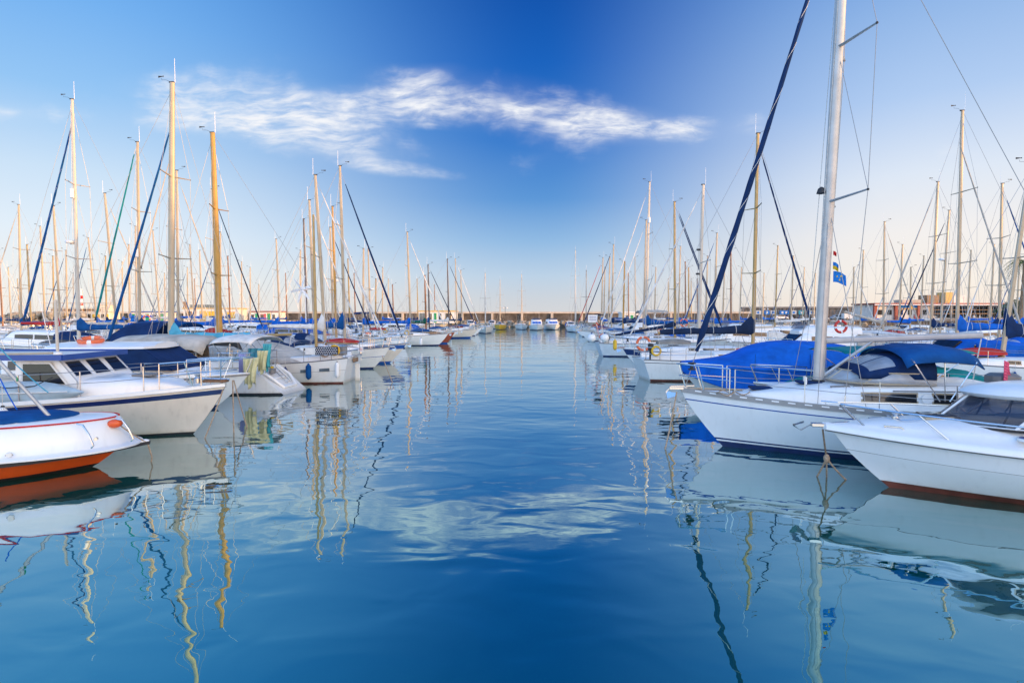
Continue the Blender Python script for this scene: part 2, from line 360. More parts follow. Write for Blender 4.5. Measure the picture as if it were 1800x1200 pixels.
# ------------------------------------------------------------------ boats
class Hull:
    def __init__(s, L, B, fb, tr=.72, rake=.9, aft=.0, tm=.58, p=2.0, flare=.55, n=18):
        s.L, s.B, s.fb, s.tr, s.rake, s.aft, s.tm, s.p, s.flare, s.n = L, B, fb, tr, rake, aft, tm, p, flare, n
    def hb(s, t):
        if t < s.tm: return s.B/2*max(.012, 1-(1-t/s.tm)**s.p)
        return s.B/2*(1-(1-s.tr)*((t-s.tm)/(1-s.tm))**2)
    def zs(s, t):
        a, b, c = s.fb; m = .55
        return a*(t-m)*(t-1)/(m) + b*t*(t-1)/(m*(m-1)) + c*t*(t-m)/((1-m))
    def pt(s, t, q, side=1):
        x0 = s.L/2-s.rake*q**1.25; x1 = -s.L/2+s.aft*q
        x = x0+(x1-x0)*t
        k = s.flare*(1-t)**1.2+.10
        wd = s.hb(t)*(1-k*min(q, 1)**1.8) if q <= 1 else s.hb(t)*(1-k)*(1-(q-1)*1.6)
        z = s.zs(t)*(1-q) if q <= 1 else -(q-1)*1.3
        return Vector((x, side*wd, z))
    def t_of(s, x): return min(1, max(0, (s.L/2-x)/s.L))
    def edge(s, x, side=1, inset=0., up=0.):
        p = s.pt(s.t_of(x), 0, side); return Vector((p.x, p.y-side*inset, p.z+up))
    def mesh(s, rows, q_list, base):
        b = MB(); rings = []
        for i in range(s.n+1):
            t = (i/s.n)**1.25
            l = [s.pt(t, q, 1) for q in q_list]; r = [s.pt(t, q, -1) for q in reversed(q_list)]
            rings.append(l+r)
        rm = rows+[rows[-1]]+rows[::-1]+[base]
        b.loft(rings, base, closed=True, caps=(False, True), rowmats=rm); return b
def rows_for(S):
    """side colour bands from sheer to keel"""
    base = S.get('hull', gw); bt = S.get('boot', boot); st = S.get('stripe')
    q = [0.]; rows = []
    def seg(to, m): rows.append(m); q.append(to)
    if S.get('topband'): seg(S.get('tbw', .16), S['topband'])
    if st: seg(S.get('stripe_q', .22), base); seg(S.get('stripe_q', .22)+S.get('stripe_w', .05), st)
    seg(.42, base) if q[-1] < .4 else None
    seg(.68, base) if q[-1] < .66 else None
    be = 1-S.get('bootq', .09)
    if S.get('bootline'): seg(be-.06, base); seg(be-.03, S['bootline'])
    seg(be, base); seg(1., bt); seg(1.22, bt)
    return rows, q
def trunk(b, st, mt, round_=.9, camber=.06):
    """coachroof: stations (x, halfwidth, base z, height)"""
    rings = []
    for (x, w, z, h) in st:
        half = [(w, z-.08), (w*.985, z+.5*h), (w*.95, z+.8*h), (w*.86, z+.96*h), (w*.5, z+h*(1+camber*.7)), (0, z+h*(1+camber))]
        rings.append([(x, y, zz) for y, zz in half]+[(x, -y, zz) for y, zz in reversed(half[:-1])])
    return b.loft(rings, mt, closed=True)
def tr_at(st, x):
    st = sorted(st, key=lambda a: a[0])
    for a, c in zip(st, st[1:]):
        if a[0] <= x <= c[0]:
            f = (x-a[0])/(c[0]-a[0]+1e-9); return [a[i]+(c[i]-a[i])*f for i in range(4)]
    return list(st[0] if x < st[0][0] else st[-1])
def side_window(st, xa, xb, u1, u2, side, gm, fm, parent, slant=.0, off=.012, glassname='window', fr=.03):
    def wy(x, u):
        _, w, z, h = tr_at(st, x)
        k = 1-.03*u if u < .5 else (.985-.035*(u-.5)/.3 if u < .8 else .95-.09*(u-.8)/.16)
        return Vector((x, side*(w*k), z+u*h))
    def patch(b, e, o, mt):
        n = 5; P = []; Q = []
        for i in range(n+1):
            f = i/n; du = (u2-u1)
            xl = xa+e*-1; xh = xb+e
            h_ = tr_at(st, (xa+xb)/2)[3]; eu = e/h_
            r1 = wy(xl+(xh-xl)*f + 0, u1-eu); r2 = wy(xl+slant+(xh-xl-slant*(1 if slant > 0 else -1)*(1.6))*f if slant else xl+(xh-xl)*f, u2+eu)
            P.append([r1+Vector((0, side*(-.02), 0)), r1+Vector((0, side*o, 0)), r2+Vector((0, side*o, 0)), r2+Vector((0, side*(-.02), 0))])
        b.loft(P, mt, closed=True)
    b = MB(); patch(b, fr, off*.55, fm); f = b.build('window_frame', parent)
    b = MB(); patch(b, 0, off, gm); b.build(glassname, f); return f
def rails(h, parent, ts, hgt=.6, two=True, sides=(1, -1), name='guard_rail', r=.012, inset=.05):
    for sd_ in sides:
        b = MB(); tops = []
        for t in ts:
            p = h.pt(t, 0, sd_); p.y -= sd_*inset
            b.tube([p, p+Vector((0, 0, hgt))], r, steel, 5); tops.append(p+Vector((0, 0, hgt)))
        for k in ((1, .55) if two else (1,)):
            pts = []
            for a, c in zip(tops, tops[1:]):
                pa, pc = a-Vector((0, 0, hgt*(1-k))), c-Vector((0, 0, hgt*(1-k)))
                pts += [pa, (pa+pc)/2-Vector((0, 0, .015))]
            pts.append(tops[-1]-Vector((0, 0, hgt*(1-k))))
            b.tube(pts, r*.55, wire, 4)
        b.build(name, parent)
def pulpit(h, parent, back=1.1, hgt=.6, r=.016, mid=True, ext=.1):
    b = MB(); xf = h.L/2
    a = h.edge(xf-back, 1, .05); z = h.fb[0]
    n = 10; pts = []
    for i in range(n+1):
        f = i/n*2-1; x = xf+ext-(back+ext)*abs(f)**1.8; yy = a.y*(1 if f > 0 else -1)*abs(f)**.8
        pts.append((x, yy, h.zs(h.t_of(x))+hgt))
    b.tube(pts, r, steel, 6)
    if mid: b.tube([(p[0]-.06, p[1], p[2]-hgt*.45) for p in pts], r*.7, steel, 5)
    for x, sgn in ((xf-back, 1), (xf-back, -1), (xf-back*.5, 1), (xf-back*.5, -1), (xf-.12, 1), (xf-.12, -1)):
        e = h.edge(x, sgn, .04); q = min(pts, key=lambda p: (p[0]-x)**2+(p[1]-e.y)**2)
        b.tube([e, (q[0], q[1], q[2])], r*.9, steel, 5)
    return b.build('pulpit', parent)
def pushpit(h, parent, fwd=1.2, hgt=.6, r=.016, gap=.0):
    b = MB(); xa = -h.L/2
    for z in (1, .5):
        pts = []
        for f in [i/10*2-1 for i in range(11)]:
            x = xa+.08+fwd*max(0, (abs(f)-.6)/.4); w_ = h.edge(x, 1, .06).y; yy = w_*min(1, abs(f)/.6)*(1 if f > 0 else -1)
            pts.append((x, yy, h.zs(h.t_of(x))+hgt*z))
        b.tube(pts, r if z == 1 else r*.7, steel, 6)
    for sgn in (1, -1):
        for x in (xa+.1, xa+fwd*.6, xa+fwd):
            e = h.edge(x, sgn, .06); b.tube([e, e+Vector((0, 0, hgt))], r*.9, steel, 5)
    return b.build('pushpit', parent)
def dodger(parent, x0, x1, w, z0, h, mt, win=True, name='sprayhood'):
    """arched canvas hood, front foot at x1 (forward), open end at x0"""
    P = []; nx, ny = 8, 14
    def pnt(i, j, o=0.):
        f = i/nx; a = math.pi*j/ny
        hh = h*math.sin(math.pi/2*min(1, .10+.95*f))**.8+o; x = x1+(x0-x1)*f - .0
        ww = w*(.93+.07*f)+o
        return Vector((x, ww*math.copysign(abs(math.cos(a))**.62, math.cos(a)), z0+hh*abs(math.sin(a))**.66))
    b = MB(); b.grid([[pnt(i, j) for j in range(ny+1)] for i in range(nx+1)], mt); d = b.build(name, parent, solid=.02)
    if win:
        for (ja, jb) in ((2, 6), (6, 8), (8, 12)):
            b = MB(); b.grid([[pnt(i, j+(.12 if j == ja else -.12 if j == jb else 0), .018) for j in range(ja, jb+1)] for i in (1.2, 2., 3., 3.9)], vinyl); b.build('vinyl_window', d)
    return d
def bimini(parent, x0, x1, w, z, mt, deckz, cam_=.22, drop=.10, frame=True, tilt=0.):
    P = []; nx, ny = 10, 10
    for i in range(nx+1):
        f = i/nx; row = []
        for j in range(ny+1):
            y = (j/ny*2-1); sag = .04*math.sin(f*math.pi*3)**2
            row.append((x0+(x1-x0)*f, w*y, z+cam_*(1-abs(y)**2.6)-sag*(1-y*y)+.06*math.sin(f*math.pi)+tilt*(f-.5)-(drop if j in (0, ny) else 0)-(drop*.7 if i in (0, nx) else 0)))
        P.append(row)
    b = MB(); b.grid(P, mt); o = b.build('bimini', parent, solid=.02)
    if frame:
        b = MB()
        for xx in (x0+.12, (x0+x1)/2, x1-.12):
            for s_ in (1, -1): b.tube([((x0+x1)/2+(xx-(x0+x1)/2)*.15, s_*(w+.02), deckz), (xx, s_*w*.98, z-.03)], .014, steel, 5)
            b.tube([(xx, w*math.cos(a), z-.05+cam_*(1-abs(math.cos(a))**2.6)) for a in [math.pi*k/8 for k in range(9)]], .014, steel, 5)
        b.build('bimini_frame', o)
    return o
def sail_cover(parent, p0, p1, h0, h1, mt, collar=.5, name='sail_cover', wd=.13, ties=True):
    """canvas cover lying on the boom from the mast (p0) aft to p1"""
    p0, p1 = Vector(p0), Vector(p1); n = 14; rings = []; rnd = random.Random(int(p0.x*100))
    for i in range(n+1):
        f = i/n; c = p0+(p1-p0)*f
        hh = (h0+(h1-h0)*f**.7)*(1+rnd.uniform(-.10, .10))
        if i == 0: hh = h0+collar
        elif i == 1: hh = h0+collar*.55
        w_ = wd*(1-.45*f)*(1+rnd.uniform(-.08, .08))*(.8 if i == 0 else 1)
        rings.append([(c.x, c.y+w_*y, c.z-.07+hh*z) for y, z in ((-.55, -.05), (-1, .15), (-.95, .4), (-.55, .8), (0, 1), (.55, .8), (.95, .4), (1, .15), (.55, -.05), (0, -.12))])
    b = MB(); b.loft(rings, mt); o = b.build(name, parent)
    if ties:
        for f in (.2, .44, .68, .86):
            b = MB()
            c = p0+(p1-p0)*f; hh = (h0+(h1-h0)*f**.7)*1.04; w_ = wd*(1-.45*f)*1.05
            b.tube([(c.x, c.y+w_*y, c.z-.07+hh*z) for y, z in ((0, -.13), (-1, .12), (-.98, .42), (-.57, .84), (0, 1.03), (.57, .84), (.98, .42), (1, .12), (0, -.13))], .012, ropew, 4); b.build('tie', o)
    return o
def furl(parent, a, b_, r, mt, mt2=None, name='furled_sail', z0=.07, z1=.93, lod=1):
    a, b_ = Vector(a), Vector(b_); n = 22 if lod > 1 else 12
    pts = [a+(b_-a)*(z0+(z1-z0)*i/n) for i in range(n+1)]
    sag = (b_-a).length*.006
    pts = [p-Vector((0, 0, sag*4*f*(1-f))) for p, f in zip(pts, [i/n for i in range(n+1)])]
    rs = [r*(1-.5*(i/n))*(1+.10*math.sin(i*2.3)) for i in range(n+1)]; rs[0] *= .5; rs[-1] *= .5
    b = MB(); b.tube(pts, rs, mt, 8)
    if mt2:
        m = n*3; sp = []
        for i in range(m+1):
            f = i/m; p = a+(b_-a)*(z0+(z1-z0)*f)-Vector((0, 0, sag*4*f*(1-f))); rr = r*(1-.5*f)*1.12; an = f*math.pi*2*(9 if lod > 1 else 7)+1.1*math.sin(f*17)
            sp.append(p+Vector((rr*math.cos(an)*.9, rr*math.sin(an), 0)))
        b.tube(sp, r*.10, mt2, 4)
    s_ = b.build(name, parent)
    b = MB(); b.tube([a, b_], .009, wire, 4); b.build('forestay_wire', s_)
    b = MB(); c = a+(b_-a)*(z0*.55); b.lathe(c, [(.05, -.09), (.09, -.085), (.09, -.06), (.04, -.05), (.04, .05), (.09, .06), (.09, .085), (.03, .09)], dk, 10); b.build('furling_drum', s_)
    return s_
def masthead(parent, p, lod, kind=0, sgn=1):
    b = MB()
    b.box((p.x+.02, p.y, p.z+.02), (.2, .10, .05), dk, b=.01)
    b.build('masthead_fitting', parent)
    b = MB(); b.tube([(p.x-.12*sgn, p.y, p.z), (p.x-.12*sgn, p.y, p.z+.95)], [.011, .007], white, 4); b.build('antenna', parent)
    if kind != 1:
        b = MB(); b.tube([(p.x, p.y, p.z), (p.x+.25, p.y, p.z+.12), (p.x+.45, p.y, p.z+.13), (p.x+.45, p.y, p.z+.2)], .006, dk, 4)
        b.add([(p.x+.40, p.y-.006, p.z+.26), (p.x+.60, p.y-.006, p.z+.22), (p.x+.60, p.y-.006, p.z+.30), (p.x+.40, p.y+.006, p.z+.28)], [(0, 1, 2, 3)], dk)
        b.ball((p.x+.38, p.y, p.z+.27), .028, dk, 4)
        b.build('wind_vane', parent)
def rig(root, S, h, deckz, lod):
    H = S['H']; mx = S.get('mx', .1*h.L); rk = S.get('rake', .015)*H; mm = S.get('mast', alu)
    zb = deckz
    top = Vector((mx-rk, 0, H)); base = Vector((mx, 0, zb-.3)); r = S.get('mr', .085)
    P = lambda z: base+(top-base)*((z-base.z)/(H-base.z))
    b = MB(); n = 8
    b.tube([base+(top-base)*(i/n) for i in range(n+1)], [r*(1-.22*max(0, (i/n-.55)/.45)) for i in range(n+1)], mm, 10 if lod > 1 else 8, flat=1.25)
    b.lathe(base+Vector((0, 0, .3)), [(r*1.6, -.02), (r*1.6, .03), (r*1.2, .06)], dk if lod > 1 else mm, 8)
    if lod > 1:
        b.tube([P(zb+.3)+Vector((-r*1.05, 0, 0)), P(H-.3)+Vector((-r*.85, 0, 0))], .016, dk, 4)
    mast = b.build('mast', root)
    masthead(mast, top, lod, S.get('head', 0))
    spr = S.get('spr', 2 if H > 11 else 1); chain = {}
    hs = [.36, .66] if spr == 2 else ([.52] if spr == 1 else [.3, .52, .74])
    tips = {1: [], -1: []}
    for q in hs:
        z = zb+(H-zb)*q; c = P(z); wd = min(h.B*.42, .95)*(1-.25*(q-.3))
        for s_ in (1, -1):
            e = c+Vector((-S.get('sweep', .18), s_*wd, .06)); tips[s_].append(e)
            b = MB(); b.tube([c+Vector((0, s_*r*.5, 0)), e], [.032, .018], S.get('sprm', mm), 5, flat=1.5); b.ball(e, .03, dk, 4); b.build('spreader', mast)
    rw = .0075 if lod > 1 else .0085
    if H > 0:
        b = MB()
        for s_ in (1, -1):
            foot = h.edge(mx-.15, s_, .12)
            b.tube([foot]+tips[s_]+[P(H*.97)], rw, wire, 4)
            b.tube([h.edge(mx-.55, s_, .15), P(zb+(H-zb)*hs[0]-.05)], rw, wire, 4)
            if lod > 1 or spr > 1: b.tube([h.edge(mx+.3, s_, .15), P(zb+(H-zb)*hs[0]-.1)], rw*.9, wire, 4)
            if len(hs) > 1: b.tube([tips[s_][0], P(zb+(H-zb)*hs[1]-.05)], rw*.9, wire, 4)
            if lod > 1:
                b.tube([foot, foot+(tips[s_][0]-foot)*.06], .016, steel, 5)
        b.build('shrouds', mast)
        b = MB(); bz = h.zs(1)+.1
        if S.get('split', lod > 0):
            k = Vector((-h.L/2+.25+1., 0, bz+2.2)); b.tube([top, k], rw, wire, 4)
            for s_ in (1, -1): b.tube([k, (-h.L/2+.12, s_*h.hb(1)*.75, bz-.1)], rw, wire, 4)
        else: b.tube([top, (-h.L/2+.1, 0, bz)], rw, wire, 4)
        b.tube([P(H*.98)+Vector((.05, .05, 0)), P(zb+1.2)+Vector((.16, .10, 0))], rw*.9, ropew, 4)
        b.tube([P(H*.98)+Vector((.05, -.05, 0)), P(zb+.9)+Vector((.24, -.12, 0))], rw*.9, ropew, 4)
        b.build('backstay', mast)
    fh = S.get('frac', .97)
    bow = Vector((h.L/2-.12, 0, h.fb[0]+.12)); ft = P(H*fh)+Vector((.06, 0, 0))
    if S.get('furl'): furl(root, bow, ft, S.get('fr', .062), S['furl'], S.get('furl2'), lod=lod)
    else:
        b = MB(); b.tube([bow, ft], rw, wire, 4); b.build('forestay', mast)
    gz = zb+S.get('gz', .95); bl = S.get('boom', h.L*.34)
    if bl:
        g = P(gz)+Vector((-r*1.1, 0, 0)); e = g+Vector((-bl, S.get('boomy', 0), S.get('boomup', .12)))
        b = MB(); b.tube([g, e], S.get('br', .062), S.get('boomm', mm), 8, flat=.8); b.tube([g+Vector((.06, 0, 0)), g+Vector((-.12, 0, 0))], .05, dk, 6)
        bo = b.build('boom', root)
        if S.get('cover'): sail_cover(bo, g+Vector((.12, 0, .02)), e+Vector((.1, 0, .02)), S.get('ch', .34), S.get('ch1', .17), S['cover'], S.get('collar', .45), ties=lod > 0)
        if S.get('vang', lod > 1):
            b = MB(); b.tube([P(zb+.15)+Vector((-.1, 0, 0)), g+(e-g)*.33], .035, mm, 6); b.build('boom_vang', bo)
        b = MB(); b.tube([e, e+Vector((.3, 0, -gz+.4))], .012, ropew, 4); b.build('mainsheet', bo)
    if S.get('radar'):
        p = P(zb+(H-zb)*S['radar']); b = MB(); b.tube([p, p+Vector((.32, 0, 0))], .03, mm, 5); b.lathe(p+Vector((.34, 0, .04)), [(.02, -.02), (.2, 0), (.23, .06), (.2, .14), (.05, .17)], white, 12); b.build('radar_dome', mast)
    if S.get('reflector'):
        p = P(zb+(H-zb)*S['reflector']); b = MB(); b.lathe(p+Vector((.0, .2, -.25)), [(.03, 0), (.10, .03), (.10, .5), (.03, .53)], white, 8); b.tube([p, p+Vector((0, .2, 0))], .015, dk, 4); b.build('radar_reflector', mast)
    if S.get('baskets'):
        for q in (.45, .6):
            p = P(zb+(H-zb)*q); b = MB(); b.box((p.x+.16, p.y, p.z), (.18, .18, .10), dk, b=.02); b.build('steaming_light', mast)
    return mast, P
def fender(p, col, r=.11, ln=.55, label='', group='fenders hanging along boat sides', up=.5):
    o = thing('fender', label, 'fender', p, 0, group)
    b = MB(); b.lathe((0, 0, 0), [(.02, -ln/2-.04), (r*.6, -ln/2), (r*.95, -ln/2+.06), (r, -ln/2+.12), (r, ln/2-.12), (r*.95, ln/2-.06), (r*.5, ln/2), (.03, ln/2+.05)], col, 14); b.build('body', o)
    b = MB(); b.tube([(0, 0, ln/2+.03), (0, 0, ln/2+up)], .008, ropew, 4); b.build('lanyard', o)
    b = MB(); b.lathe((0, 0, 0), [(r*.62, ln/2-.02), (r*.4, ln/2+.02), (.03, ln/2+.07)], blk if col == white else col, 10); b.build('end_cap', o)
    return o
def local(root_loc, phi, p):
    return Vector(root_loc)+Matrix.Rotation(phi, 3, 'Z') @ Vector(p)
ALLB = []
def yacht(S, label, loc, phi, lod=1, group='sailing yachts moored in rows', name='sailing_yacht'):
    L = S.get('L', 9.2); B = S.get('B', L*.315); fb = S.get('fb', (1.22, .95, .98)); q = L/9.2
    h = Hull(L, B, fb, S.get('tr', .7), S.get('srake', 1.0*q), S.get('aft', .35), n=20 if lod > 1 else 13, flare=S.get('flare', .5))
    root = thing(name, label, 'yacht', (loc[0], loc[1], 0), phi, group)
    ALLB.append((root.location.copy(), phi, L, B, label))
    rows, ql = rows_for(S)
    h.mesh(rows, ql, S.get('hull', gw)).build('hull', root)
    # deck with a low camber and toe rail
    b = MB(); P = []
    for i in range(h.n+1):
        t = (i/h.n)**1.25; e = h.pt(t, 0, 1); P.append([(e.x, e.y*k, e.z-.015+.05*(1-k*k)*h.hb(t)) for k in (-.985, -.6, -.2, .2, .6, .985)])
    b.grid(P, gdeck if S.get('deckm') is None else S['deckm']); b.build('deck', root, solid=.03)
    for s_ in (1, -1):
        b = MB(); b.tube([h.pt(i/14, 0, s_)+Vector((0, -s_*.02, .025)) for i in range(15)], .028, S.get('toe', alu if lod > 1 else grey), 4); b.build('toe_rail', root)
    # coachroof
    xa, xf = -L*.14, L*S.get('cf', .27); ch = S.get('cabh', .36)
    bw = B*.335
    st = [(xf+.5, bw*.30, h.zs(.2)-.03, .02), (xf+.1, bw*.55, h.zs(.22), ch*.45), (xf-.5, bw*.74, h.zs(.25), ch*.78), (xf-L*.14, bw*.92, h.zs(.35), ch*.95), (0, bw, h.zs(.5), ch), (xa, bw, h.zs(.62), ch*1.06), (xa-.03, bw*.98, h.zs(.62), ch*.98)]
    st = S.get('st', st)
    b = MB(); trunk(b, st, S.get('cab', gw)); cab = b.build('cabin', root)
    wn = S.get('wins', [(-L*.12, -L*.03), (L*.0, L*.06), (L*.09, L*.14)])
    for s_ in (1, -1):
        for (x0, x1) in wn: side_window(st, x0, x1, .40, .70, s_, glass, S.get('winfr', alu), cab)
    for x in (L*.20, L*.31) if lod > 1 else (L*.2,):
        b = MB(); zz = tr_at(st, x)[2]+tr_at(st, x)[3]*1.07; b.box((x, 0, zz+.012), (.46, .46, .05), glass if lod < 2 else S.get('hatchm', glass), b=.02); b.build('hatch', cab)
    deckz = tr_at(st, S.get('mx', .1*L))[2]+tr_at(st, S.get('mx', .1*L))[3]*1.04
    # cockpit coamings
    b = MB()
    for s_ in (1, -1):
        b.loft([[(x, s_*y, z+dz) for y, dz in ((w0, -.05), (w0, .24), (w0-.12, .28), (w0-.25, .26), (w0-.27, -.05))] for x, w0, z in [(xa, bw+.03, h.zs(.62)), (-L*.3, bw+.05, h.zs(.8)), (-L*.46, bw*.93, h.zs(.95))]], S.get('cab', gw))
    b.box((-L*.32, 0, h.zs(.8)+.02), (L*.34, bw*1.5, .08), dk)
    ck = b.build('cockpit', root)
    if S.get('wheel', lod > 1):
        b = MB(); b.torus((-L*.36, 0, h.zs(.8)+.62), .38, .015, steel, Matrix.Rotation(R(80), 4, 'Y')); b.tube([(-L*.36+.05, 0, h.zs(.8)), (-L*.36+.05, 0, h.zs(.8)+.65)], .06, white, 8); b.build('steering_wheel', ck)
    mast, PP = rig(root, S, h, deckz, lod) if S.get('H') else (None, None)
    pulpit(h, root, back=1.0*q, mid=lod > 0)
    rails(h, root, [.12, .26, .40, .54, .68, .80], inset=.06)
    pushpit(h, root)
    if S.get('dodger'): dodger(root, *S.get('dodge', (xa-.55, xa+.75, bw*.98, h.zs(.6)+ch*.75, S.get('dh', .72))), S['dodger'], win=S.get('dwin', lod > 0))
    if S.get('bimini'): bimini(root, *S.get('bim', (-L*.46, xa-.75, bw*1.12, h.zs(.8)+S.get('bh', 1.55))), S['bimini'], h.zs(.8)+.3)
    # bow roller and anchor
    b = MB(); z = fb[0]
    b.box((L/2+.06, 0, z+.03), (.42, .13, .07), steel, b=.01)
    b.tube([(L/2-.3, 0, z+.09), (L/2+.22, 0, z+.07), (L/2+.34, 0, z-.08)], .02, steel, 5)
    b.loft([[(L/2+.30, -.02, z-.22), (L/2+.34, 0, z-.05), (L/2+.30, .02, z-.22)], [(L/2+.10, -.13, z-.14), (L/2+.12, 0, z-.08), (L/2+.10, .13, z-.14)]], steel); b.build('anchor', root)
    if S.get('arch'):
        b = MB()
        for s_ in (1, -1): b.tube([h.edge(-L*.47, s_, .08), h.edge(-L*.47, s_, .12)+Vector((-.1, 0, 1.7)), (-L*.47-.15, s_*h.hb(1)*.6, h.zs(1)+2.05), (-L*.47-.15, 0, h.zs(1)+2.1)], .02, steel, 6)
        b.box((-L*.47-.15, 0, h.zs(1)+2.16), (.5, 1.5, .04), cdark, ry=R(8)); b.build('stern_arch', root)
    rq = random.Random(int(abs(loc[0]*31+loc[1]*17)))
    for k in range(3 if lod else 2):       # gear carried on the rails and deck
        c_ = rq.randrange(5); s_ = rq.choice((1, -1)); za = h.zs(.93)
        if c_ == 0:
            b = MB(); b.box((-L*.46, s_*h.hb(1)*.8, za+.62), (.24, .2, .34), dk, b=.05); b.box((-L*.46, s_*h.hb(1)*.8, za+.25), (.1, .08, .5), dk); b.build('outboard_motor', root)
        elif c_ == 1:
            b = MB(); b.torus((-L*.44, s_*(h.hb(.95)-.05), za+.45), .2, .05, rq.choice((orgp, ylw, white)), Matrix.Rotation(R(90), 4, 'X'), n=12, seg=6); b.build('horseshoe_buoy', root)
        elif c_ == 2:
            b = MB(); n_ = 9; b.loft([[(L*.20+.95*(i/n_*2-1), (.42*math.sin(math.pi*(.08+.84*i/n_))**.5)*y, h.zs(.25)+.18+cz+.28*math.sin(math.pi*(.1+.8*i/n_))**.5*z) for y, z in ((-1, 0), (-.85, .6), (-.4, .95), (0, 1.05), (.4, .95), (.85, .6), (1, 0))] for cz in (ch*.6,) for i in range(n_+1)], rq.choice((grey, cgrey, cred, cmid))); b.build('upturned_dinghy', root)
        elif c_ == 3:
            b = MB(); b.box((L*.02, s_*bw*.5, h.zs(.5)+ch*1.0+.08), (.5, .3, .2), rq.choice((dk, teak, cmid, orgp)), b=.03); b.build('deck_box', root)
        else:
            b = MB()
            for j in range(3): b.torus((-L*.40+.03*j, s_*(h.hb(.9)-.08), h.zs(.9)+.38), .17+.02*j, .018, rope, Matrix.Rotation(R(90), 4, 'X'), n=12, seg=5)
            b.build('rope_coil', root)
    if lod > 0 and label.find('bare') < 0:
        for k, xx in enumerate((L*.16, -L*.22)):
            for s_ in (1, -1):
                if (s_*math.cos(phi)) > 0 and abs(math.cos(phi)) > .5: continue
                e = h.pt(h.t_of(xx), .35, s_); cc = rq.choice((white, white, cmid, navy)); cn = 'white' if cc is white else 'blue'
                fender(local(root.location, phi, (e.x, e.y+s_*.11, e.z-.12)), cc, .10, .52, '%s fender near the %s of %s' % (cn, ('bow', 'stern')[k], ' '.join(label.replace('stern out ', '').split()[:9])), up=.45)
    if S.get('flag'):
        ens(local(root.location, phi, (-L/2+.1, h.hb(1)*.5, h.zs(1)+.5)), S['flag'], label)
    return root, h, st, deckz, PP
FLG = {'spain': ('red and yellow striped ensign', [cfr, cyel, cyel, cfr]), 'red': ('red and white ensign', [cfr, cfw, cfr]), 'blue': ('blue and white ensign', [cfb, cfw]), 'dutch': ('red white and blue ensign', [cfr, cfw, cfb])}
def flagmesh(bands, w_, hh, droop=.5):
    """limp flag hanging from its hoist, bands as faces"""
    b = MB(); nx, ny = 8, max(8, len(bands)*2); P = []
    for j in range(ny+1):
        g = j/ny; row = []
        for i in range(nx+1):
            f = i/nx; row.append((f*w_*(1-droop*.5), .05*math.sin(f*9+g*2)*f, -g*hh-droop*w_*f*f))
        P.append(row)
    for j in range(ny): b.grid([P[j], P[j+1]], bands[min(len(bands)-1, int(j*len(bands)/ny))])
    return b
def ens(p, kind, where, small=False):
    nm, bands = FLG[kind]
    o = thing('flag', nm+' on a staff at the stern of the '+' '.join(where.split()[:4]), 'flag', p, random.uniform(-1, 1))
    b = MB(); b.tube([(0, 0, 0), (-.1, 0, 1.15)], .012, teak, 5); b.build('flagstaff', o)
    f = flagmesh(bands, .6, .42, 1.1); k = f.build('flag_cloth', o, solid=.006); k.location = (-.1, 0, 1.12)
    return o
